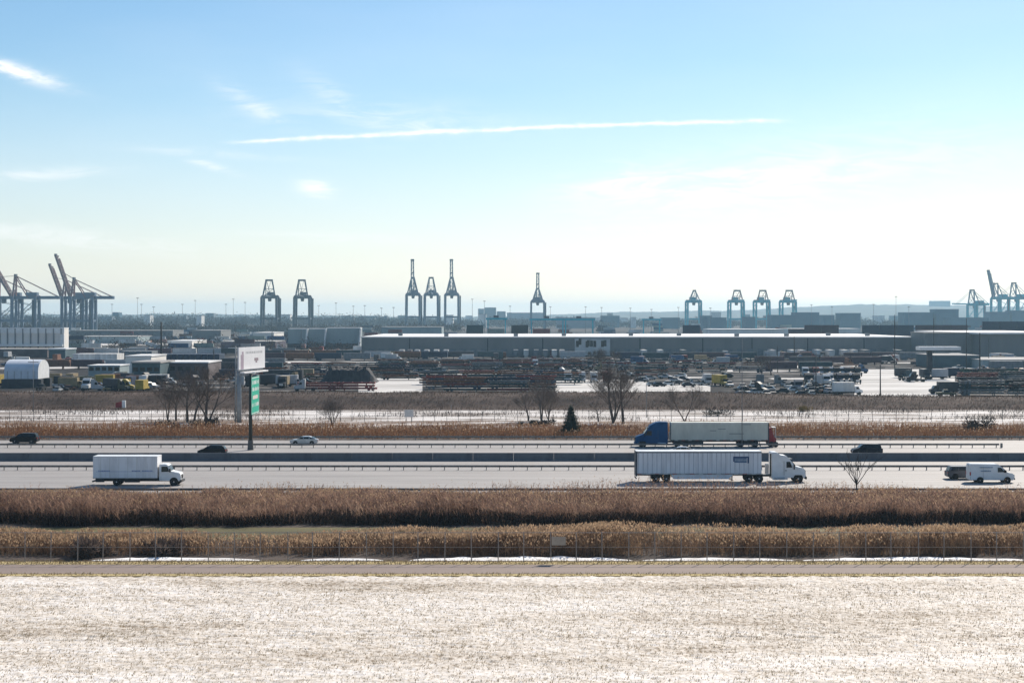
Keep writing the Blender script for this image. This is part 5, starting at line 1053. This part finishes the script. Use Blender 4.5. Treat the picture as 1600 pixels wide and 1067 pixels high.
for k, (d, a, b, wd, kd) in enumerate([(790, 570, 900, 'row at the foot of the warehouse left half', 'parked_trailer'), (770, 960, 1420, 'row at the foot of the warehouse right half', 'parked_trailer'), (745, 700, 1000, 'row below the office front', 'flatbed_trailer'), (690, 1180, 1330, 'row right of the bare yard trees', 'parked_trailer'),
        (650, 1190, 1340, 'row behind the parked tractors', 'flatbed_trailer'), (610, 1190, 1260, 'short row left of the parked tractors', 'parked_trailer'), (700, 1340, 1450, 'row behind the snowy lot', 'flatbed_trailer'), (640, 60, 205, 'row behind the arched tent', 'parked_trailer'), (690, 20, 120, 'row between tent and hangar', 'flatbed_trailer'),
        (870, 110, 450, 'row beyond the white trailers', 'parked_trailer'), (930, 120, 450, 'second row beyond the white trailers', 'flatbed_trailer'), (760, 400, 560, 'row above the dark mound', 'parked_trailer'), (820, 400, 560, 'row below the grey sheds', 'parked_trailer'), (600, 330, 400, 'row behind the billboard', 'parked_trailer'), (660, 345, 440, 'second row behind the billboard', 'parked_trailer'), (515, 345, 420, 'short row right of the tree clump', 'parked_trailer'), (590, 1500, 1620, 'row above the right chassis', 'flatbed_trailer'), (620, 1545, 1640, 'second row above the right chassis', 'parked_trailer')]):
    trailer_row(d, a, b, dkc if k not in (9, 17) else dkc+['silver', 'grey'], wd, kd, seed=k)
random_lot(26, 66, 262, 598, 613, ['black', 'charcoal', 'navy', 'silver', 'rust', 'white', 'charcoal'], 'in the left car heap', 'heaped cars at left', ['car', 'car', 'pickup'], 21)
random_lot(24, 1155, 1320, 603, 620, ['charcoal', 'silver', 'black', 'grey', 'white', 'navy'], 'in the right car heap', 'heaped cars at right', ['car', 'car', 'pickup'], 22)
random_lot(16, 400, 480, 590, 612, ['black', 'charcoal', 'navy', 'silver', 'tan'], 'between billboard and red chassis', 'vehicles right of the billboard', ['tractor', 'pickup', 'box_van', 'car'], 23)

SMV = {}
def small_vehicle_mesh(kind, c):
    if (kind, c) not in SMV:
        parts, w, wm_ = yv(kind, c); bm = bmesh.new(); me = bpy.data.meshes.new(KN[kind].replace(' ', '_')); mats = []
        for src, off in [(m_, (0, 0, 0)) for _, m_ in parts]+[(wm_, (x, y, w[2])) for x in w[:2] for y in (-w[3], w[3])]:
            k0 = len(bm.faces); v0 = len(bm.verts); bm.from_mesh(src); bm.verts.ensure_lookup_table(); bm.faces.ensure_lookup_table(); mt = src.materials[0]
            if mt not in mats: mats.append(mt); me.materials.append(mt)
            for v_ in bm.verts[v0:]: v_.co += Vector(off)
            for f_ in bm.faces[k0:]: f_.material_index = mats.index(mt)
        bm.to_mesh(me); bm.free(); SMV[kind, c] = me
    return SMV[kind, c]
def far_lot(n, a, b, y0, y1, cols, where, group, kd, seed):
    R = random.Random(seed)
    for i, (px, py) in enumerate(sorted([(R.uniform(a, b), R.uniform(y0, y1)) for _ in range(n)])):
        k, c = R.choice(kd), R.choice(cols); d = GD(py); o = inst({'car': 'car', 'pickup': 'pickup_truck', 'box_van': 'box_truck', 'tractor': 'semi_tractor'}[k], small_vehicle_mesh(k, c), None, (X(px, d), d, 0), (0, 0, math.radians(R.choice((0, 180, 90, -90, 12, -15)))))
        tag(o, f'tiny {c} {KN[k]} {where}, {ORD[i]} from the left', 'car' if k == 'car' else 'truck', group)
brt = ['white', 'silver', 'white', 'tan', 'dull red', 'blue', 'pink', 'charcoal', 'rust']
for k, (n, a, b, y0, y1, wd, kd) in enumerate([(26, 580, 900, 556, 566, 'below the warehouse left half', ['car', 'box_van', 'pickup']), (28, 960, 1200, 556, 570, 'below the warehouse middle', ['car', 'box_van', 'pickup']), (26, 1200, 1430, 556, 572, 'below the warehouse right end', ['car', 'box_van', 'tractor']), (26, 110, 350, 530, 548, 'in the far left yard', ['box_van', 'box_van', 'car']),
        (24, 345, 565, 534, 556, 'before the grey sheds', ['box_van', 'car', 'tractor']), (22, 1440, 1600, 553, 568, 'before the right warehouse', ['box_van', 'car']), (20, 0, 120, 556, 572, 'before the hangar', ['car', 'box_van', 'pickup']), (24, 830, 1010, 566, 590, 'around the four trucks', ['car', 'pickup', 'tractor']), (22, 620, 840, 570, 600, 'between the chassis stacks', ['car', 'pickup'])]):
    far_lot(n, a, b, y0, y1, brt, wd, 'small vehicles scattered in the yard', kd, 40+k)
for i, (px, py, w_, dp) in enumerate([(120, 566, 16, 20), (60, 575, 22, 14), (330, 586, 10, 12), (440, 566, 20, 18), (500, 578, 14, 8), (640, 566, 30, 10), (760, 562, 24, 10), (1040, 566, 26, 12), (1180, 580, 16, 14), (1240, 592, 10, 8), (1290, 566, 26, 14), (1420, 566, 24, 16), (1090, 590, 12, 6), (720, 585, 18, 5), (230, 556, 30, 20), (1555, 575, 20, 14), (300, 545, 60, 40), (180, 538, 60, 60)]):
    d = GD(py); n = 20; pts = [(X(px, d)+w_*math.cos(t)*(.7+.5*float(vnoise(math.cos(t)*2+i*9+9, math.sin(t)*2+9))), d+dp*math.sin(t)*(.7+.5*float(vnoise(math.cos(t)*2+i*5+9, math.sin(t)*2+30))), .05+.003*i) for t in [2*math.pi*k/n for k in range(n)]]
    struct(MB().add(pts, [tuple(range(n))]).build('snow_patch', LOT))

# ================================================================== THE PORT
CG = mat('crane_grey_blue', (0.12, 0.16, 0.22), .6, c2=(.09, .12, .17), scale=.1); CT = mat('crane_teal', (0.0, 0.42, 0.50), .6, c2=(.0, .33, .41), scale=.1); CB = mat('crane_boom_mauve', (0.24, 0.115, 0.10), .6, c2=(.18, .085, .08), scale=.1); CD = mat('crane_dark', (0.05, 0.055, 0.075), .6, scale=.1)
def crane(px, d, label, legm, topm, half=12.0, gauge=30.0, ztop=50.0, apex=78.0, apex_w=5.0, boom=None, rz=0.0, tilt=80.0, leg_w=3.2, back=18.0, group='ship-to-shore cranes along the port'):
    """Quay crane: four legs, portal beams, girders, house, A-frame, stays and a raised or lowered boom (toward local -Y)."""
    t = thing('quay_crane', label, 'crane', (X(px, d), d, 0), rz, group); g = gauge/2; zp = ztop*.36
    for sx in (-1, 1):
        for sy in (-1, 1):
            MB().beam((sx*half, sy*g, 1.5), (sx*half*.96, sy*g, ztop), leg_w, leg_w*1.1).build('leg', legm, t); MB().box(sx*half-3.5, sx*half+3.5, sy*g-.9, sy*g+.9, .2, 1.7).build('wheel_truck', CD, t)
        MB().beam((sx*half, -g, zp), (sx*half, g, zp), 2.2, 3.0).build('portal_beam', legm, t); MB().beam((sx*half, -g, zp+1), (sx*half*.97, g, ztop-2), .8).build('brace', legm, t)
        MB().beam((sx*3.2, -g-4, ztop+.8), (sx*3.2, g+back, ztop+.8), 2.2, 4.0).build('girder', legm, t)
        MB().beam((sx*half*.8, -g, ztop), (sx*apex_w, -g+2, apex), 1.9).build('a_frame_leg', topm, t); MB().beam((sx*half*.6, g*.3, ztop+1), (sx*apex_w, -g+2, apex), 1.3).build('a_frame_strut', topm, t)
        MB().beam((sx*apex_w*.8, -g+2, apex), (sx*3.2, g+back-2, ztop+2), .7).build('back_stay', topm, t)
    for sy in (-1, 1):
        MB().beam((-half, sy*g, ztop-.2), (half, sy*g, ztop-.2), 2.4, 4.6).build('cross_beam', legm, t); MB().beam((-half, sy*g, zp), (half, sy*g, zp), 2.0, 2.8).build('portal_beam', legm, t)
    for sx in (-1, 1):
        z_ = zp+1; k_ = 0; st_ = (ztop-4-zp)/3
        while k_ < 3: MB().beam((sx*half, -g if k_ % 2 else g, z_), (sx*half*.98, g if k_ % 2 else -g, z_+st_), .55).build('lattice_brace', legm, t); z_ += st_; k_ += 1
        MB().beam((sx*half*.8, -g, ztop+.5), (-sx*(half*.8+apex_w)/2, -g+1, (ztop+apex)/2), .6).build('frame_tie', topm, t)
    MB().beam((-(half*.8+apex_w)/2, -g+1, (ztop+apex)/2), ((half*.8+apex_w)/2, -g+1, (ztop+apex)/2), .8).build('frame_tie', topm, t)
    MB().box(half+1.6, half+3.6, g-3, g-1, 2, ztop-2).build('stair_tower', CD, t); MB().box(-half*.9, half*.9, g-1.6, g+1.6, ztop+2.1, ztop+3.0).build('walkway', topm, t)
    MB().box(-apex_w-.8, apex_w+.8, -g+1, -g+3.2, apex-.6, apex+2.2).build('apex_beam', CD, t)
    MB().prism([(-5, ztop+2.2), (5, ztop+2.2), (5, ztop+7.6), (-5, ztop+7.6)], 2, 16).build('machinery_house', legm, t, bevel=.2)
    MB().prism([(-2, ztop-7), (2, ztop-7), (3, ztop-1), (-3, ztop-1)], -g+6, -g+11).build('operator_cab', CD, t)
    if boom:
        a = math.radians(tilt); dy, dz = -math.cos(a), math.sin(a); hy, hz_ = -g-3, ztop+1; b = MB(); w = 2.4
        q = lambda s, sx: (sx*w*(1-.25*s/boom), hy+dy*s, hz_+dz*s)
        for sx in (-1, 1): b.beam(q(0, sx), q(boom, sx), 1.7, 2.6)
        nrm = Vector((0, -math.sin(a), -math.cos(a)))*-3.2
        for s in np.arange(4, boom, 7): b.beam(q(s, -1), q(s, 1), .9); b.beam(q(s, -1), q(min(s+7, boom), 1), .7); [b.beam(q(s, sx), tuple(Vector(q(min(s+3.5, boom), sx))+nrm), .6).beam(tuple(Vector(q(min(s+3.5, boom), sx))+nrm), q(min(s+7, boom), sx), .6) for sx in (-1, 1)]
        for sx in (-1, 1): b.beam(tuple(Vector(q(7, sx))+nrm), tuple(Vector(q(boom-5, sx))+nrm), .9)
        b.build('boom', topm, t); e = q(boom, 0); MB().box(-w-.6, w+.6, e[1]-1.2, e[1]+1.2, e[2]-.5, e[2]+2.2).build('boom_tip', CD, t); e2 = q(boom*.62, 0); MB().box(-w-.3, w+.3, e2[1]-1, e2[1]+1, e2[2]-1, e2[2]+1).build('sheave_frame', CD, t)
        for sx in (-1, 1): MB().beam((sx*apex_w*.6, -g+2, apex), q(boom*.62, sx), .4).build('fore_stay', topm, t)
    else:
        MB().beam((-3.2, -g-4, ztop+.8), (-2.2, -g-46, ztop+1.6), 1.2, 2.2).beam((3.2, -g-4, ztop+.8), (2.2, -g-46, ztop+1.6), 1.2, 2.2).build('boom', legm, t)
        for sx in (-1, 1): MB().beam((sx*apex_w*.6, -g+2, apex), (sx*2.4, -g-36, ztop+2), .4).build('fore_stay', topm, t)
    return t
crane(422, 2400, 'left one of two dark cranes seen head-on', CD, CD, 12, 24, Z(464, 2400), Z(439, 2400), 5); crane(473, 2400, 'right one of two dark cranes seen head-on', CD, CD, 12, 24, Z(464, 2400), Z(439, 2400), 5)
for px, up, lab in ((645.5, 1, 'leftmost of three tall grey cranes, boom raised'), (674, 0, 'middle of three tall grey cranes, boom lowered'), (706, 1, 'rightmost of three tall grey cranes, boom raised')):
    crane(px, 2600, lab, CG, CG, 11.5, 20, Z(460, 2600), Z(435, 2600), 2.6 if up else 3.4, boom=56 if up else None, tilt=84)
crane(840, 2650, 'lone grey crane with raised boom right of the tall three', CG, CG, 11.5, 20, Z(471, 2650), Z(452, 2650), 2.2, boom=46, tilt=84)
for px, lab, aw in ((1083.5, 'leftmost of four teal cranes', 2.0), (1150, 'second of four teal cranes', 5.5), (1190, 'third of four teal cranes', 5.5), (1231, 'rightmost of four teal cranes', 5.5)):
    crane(px, 2750, lab, CT, CB if aw > 3 else CG, 12.5, 24, Z(471, 2750), Z(455, 2750), aw, leg_w=2.8, rz=math.radians(3))
QL = math.radians(-90)
crane(14, 2060, 'far left crane, boom raised out of view', CG, CB, 9, 30, Z(466, 2060), Z(434, 2060), 3, boom=62, rz=QL, tilt=58, back=30); crane(40, 2010, 'second crane from the left edge, boom down behind the first', CG, CB, 9, 30, Z(466, 2010), Z(431, 2010), 3, boom=50, rz=QL, tilt=60, back=30)
crane(116, 2060, 'left of two cranes with steep mauve booms', CG, CB, 9, 28, Z(466, 2060), Z(437, 2060), 3, boom=46, rz=QL, tilt=70, back=26); crane(130, 2010, 'right of two cranes with steep mauve booms', CG, CB, 9, 28, Z(466, 2010), Z(436, 2010), 3, boom=58, rz=QL, tilt=71, back=26)
QR = math.radians(-62)
crane(1525, 2900, 'leftmost teal crane of the right edge group', CT, CG, 10, 24, Z(476, 2900), Z(454, 2900), 5, rz=QR); crane(1562, 2900, 'teal crane with raised boom near the right edge', CT, CG, 10, 24, Z(466, 2900), Z(444, 2900), 5, boom=52, rz=QR, tilt=74); crane(1590, 2900, 'teal crane cut by the right edge', CT, CG, 10, 24, Z(466, 2900), Z(443, 2900), 5, rz=QR)
# yard gantries
def gantry(px, d, w, h, label):
    t = thing('yard_gantry', label, 'crane', (X(px, d), d, 0), 0, 'yard gantry cranes')
    for sx in (-1, 1):
        for sy in (-4, 4): MB().beam((sx*w/2, sy, 0), (sx*w/2, sy, h), 1.0).build('leg', CT, t)
        MB().beam((sx*w/2, -6, 1.2), (sx*w/2, 6, 1.2), 1.4).build('sill_beam', CT, t)
    for sy in (-4, 4): MB().beam((-w/2-2, sy, h+.6), (w/2+2, sy, h+.6), 1.1, 1.9).build('girder', CT, t)
    MB().box(-3, 2, -3.4, 3.4, h+1.6, h+4).build('trolley', CD, t)
gantry(776, 1500, 17, Z(499, 1500), 'small teal gantry over the dark teal container stack'); gantry(855, 1560, 32, Z(500, 1560), 'left of two wide teal gantries under the lone crane'); gantry(905, 1580, 28, Z(500, 1580), 'right of two wide teal gantries under the lone crane'); gantry(1018, 1900, 20, Z(500, 1900), 'small gantry left of the teal cranes')
# light masts
MASTG = mat('mast_grey', (0.20, 0.20, 0.21), .6, scale=.2)
for i, (px, pt) in enumerate([(175, 476), (215, 466), (221, 476), (240, 480), (285, 476), (305, 470), (353, 476), (364.5, 468), (383, 473), (498, 478), (525, 474), (552, 479), (570, 478), (596, 482), (615, 481), (738, 468), (757, 471), (797, 479), (860, 480), (915, 480), (940, 481), (985, 482), (1018, 484), (1060, 481), (1110, 482), (1268, 477), (1300, 480), (1365, 476), (1400, 464), (1420, 480)]):
    pole(px, 1900, pt, f'slim floodlight mast on the port skyline, {ORD[i]} from the left', 0.28, 'mast', MASTG, 'light_mast', 'light mast', group='floodlight masts on the skyline')
# hazy blocks and buildings on the skyline
HZ = mat('far_block_wall', (0.22, 0.25, 0.28), .8, c2=(.16, .19, .22), scale=.03); HZ2 = mat('far_block_teal', (0.05, 0.13, 0.19), .8, c2=(.035, .09, .14), scale=.03)
for a, b, pt, d, m, lab in [(747, 756, 483, 4200, HZ, 'left wing of the pale tower block right of the tall cranes'), (757, 775, 481, 4210, HZ, 'pale tower block right of the tall cranes'), (776, 790, 487, 4220, HZ, 'low right wing of the pale tower block'), (792, 850, 489, 4500, HZ, 'long low hazy block under the lone crane'),
                            (560, 590, 494, 4000, HZ, 'low hazy block left of the tall cranes'), (1098, 1112, 494, 2500, HZ2, 'small teal block right of the leftmost teal crane'), (1110, 1135, 497, 2450, HZ2, 'low teal block left of the second teal crane'), (1165, 1180, 496, 2450, HZ2, 'small block between second and third teal cranes'), (1243, 1280, 489, 2500, HZ2, 'wide teal block right of the last teal crane'), (1205, 1243, 493, 2460, HZ2, 'teal block behind the last teal crane'),
                            (1287, 1304, 493, 2600, HZ2, 'small hazy block left of the wide one'), (1313, 1345, 490, 2600, HZ2, 'wide hazy block before the hill'), (1413, 1458, 489, 2500, HZ2, 'left of two dark hazy blocks before the hill'), (1463, 1498, 484, 2500, HZ2, 'right of two dark hazy blocks before the hill'),
                            (1455, 1485, 470.5, 7300, HZ, 'pale block on top of the far hill'), (1485, 1545, 497, 2450, HZ2, 'low teal blocks below the right cranes'), (1548, 1578, 488, 2700, HZ2, 'teal block under the raised boom at right'), (1582, 1640, 486, 2700, HZ2, 'teal block at the right edge'), (870, 930, 497, 2900, HZ, 'low hazy sheds right of the lone crane'), (940, 968, 494, 3100, HZ2, 'hazy block left of the first teal crane'), (1035, 1062, 497, 2800, HZ2, 'low hazy block beside the first teal crane')]:
    building('skyline_block', lab, a, b, d, 40, Z(pt, d), m, m, 1.0, overhang=.3, ribs=max(6, (X(b, d)-X(a, d))/7))
R = random.Random(77)
for side, (pa, pb) in (('left', (100, 760)), ('right', (860, 1600))):
    for i in range(30):
        px = pa+(pb-pa)*(i+R.random()*.8)/30; d = R.uniform(2900, 4800); w_ = R.uniform(3, 17)
        building('distant_building', f'tiny hazy building on the {side} skyline, {ORD[i]} from the left', px, px+w_, d, 30, max(6, Z(R.uniform(488, 494) if R.random() < .35 else R.uniform(493, 499), d)), R.choice((HZ, HZ2, BEIGE, MATS['brown_wall'], OFFW)), R.choice((HZ, ROOFG)), .8, overhang=.2)
# far wood along the horizon
def far_wood(name, d0, d1, px0, px1, n, hfun, label, m, size):
    px = px0+(px1-px0)*nrg.random(n); d = d0+(d1-d0)*nrg.random(n); x = (px-CX)/F*d; h = hfun(px)*(.55+.6*nrg.random(n)); k = 30
    c = np.repeat(np.stack([x, d, h*.5], 1), k, 0)+nrg.normal(size=(n*k, 3))*np.repeat(np.stack([h*.26, h*.26, h*.2], 1), k, 0); c[:, 2] = np.clip(c[:, 2], 0.2, np.repeat(h, k))
    s1 = nrg.normal(size=(n*k, 3))*size; s2 = nrg.normal(size=(n*k, 3))*size; v = np.stack([c-s1, c+s1, c+s2], 1).reshape(-1, 3)
    o = bpy.data.objects.new(name, tri_mesh(name, v, np.arange(len(v)).reshape(-1, 3), [m])); col.objects.link(o); stuff(o); o['label'] = label
WOOD = plant_mat('far_bare_wood', [(0.04, 0.033, 0.03), (0.065, 0.052, 0.046), (0.085, 0.07, 0.06)], .15)
far_wood('far_wood', 3000, 4300, -60, 1660, 5200, lambda p: 13+13*fbm(p*.02, p*0+1)+np.interp(p, [0, 560, 700, 1660], [9, 5, 0, -2]), 'hazy bare woodland along the horizon behind the port', WOOD, 1.15)
far_wood('mid_trees', 2050, 2300, -40, 720, 1100, lambda p: 9+9*fbm(p*.03+5, p*0+1), 'bare trees among the left container yard', WOOD, 0.9)
far_wood('yard_trees', 900, 1500, 110, 560, 260, lambda p: 5+5*fbm(p*.05+5, p*0+1), 'scattered bare trees in the left yard', WOOD, .4)

# ================================================================== THE AIR
HZM = bpy.data.materials.new('haze'); HZM.use_nodes = True; nt = HZM.node_tree; nt.nodes.clear(); o_ = nt.nodes.new('ShaderNodeOutputMaterial'); pv = nt.nodes.new('ShaderNodeVolumePrincipled')
pv.inputs['Color'].default_value = (0.49, 0.79, 1.0, 1); pv.inputs['Density'].default_value = 0.000085; pv.inputs['Anisotropy'].default_value = 0.3; nt.links.new(pv.outputs[0], o_.inputs['Volume'])
stuff(box(-6700, 6700, -150, 14200, -2.2, 135).build('haze', HZM))
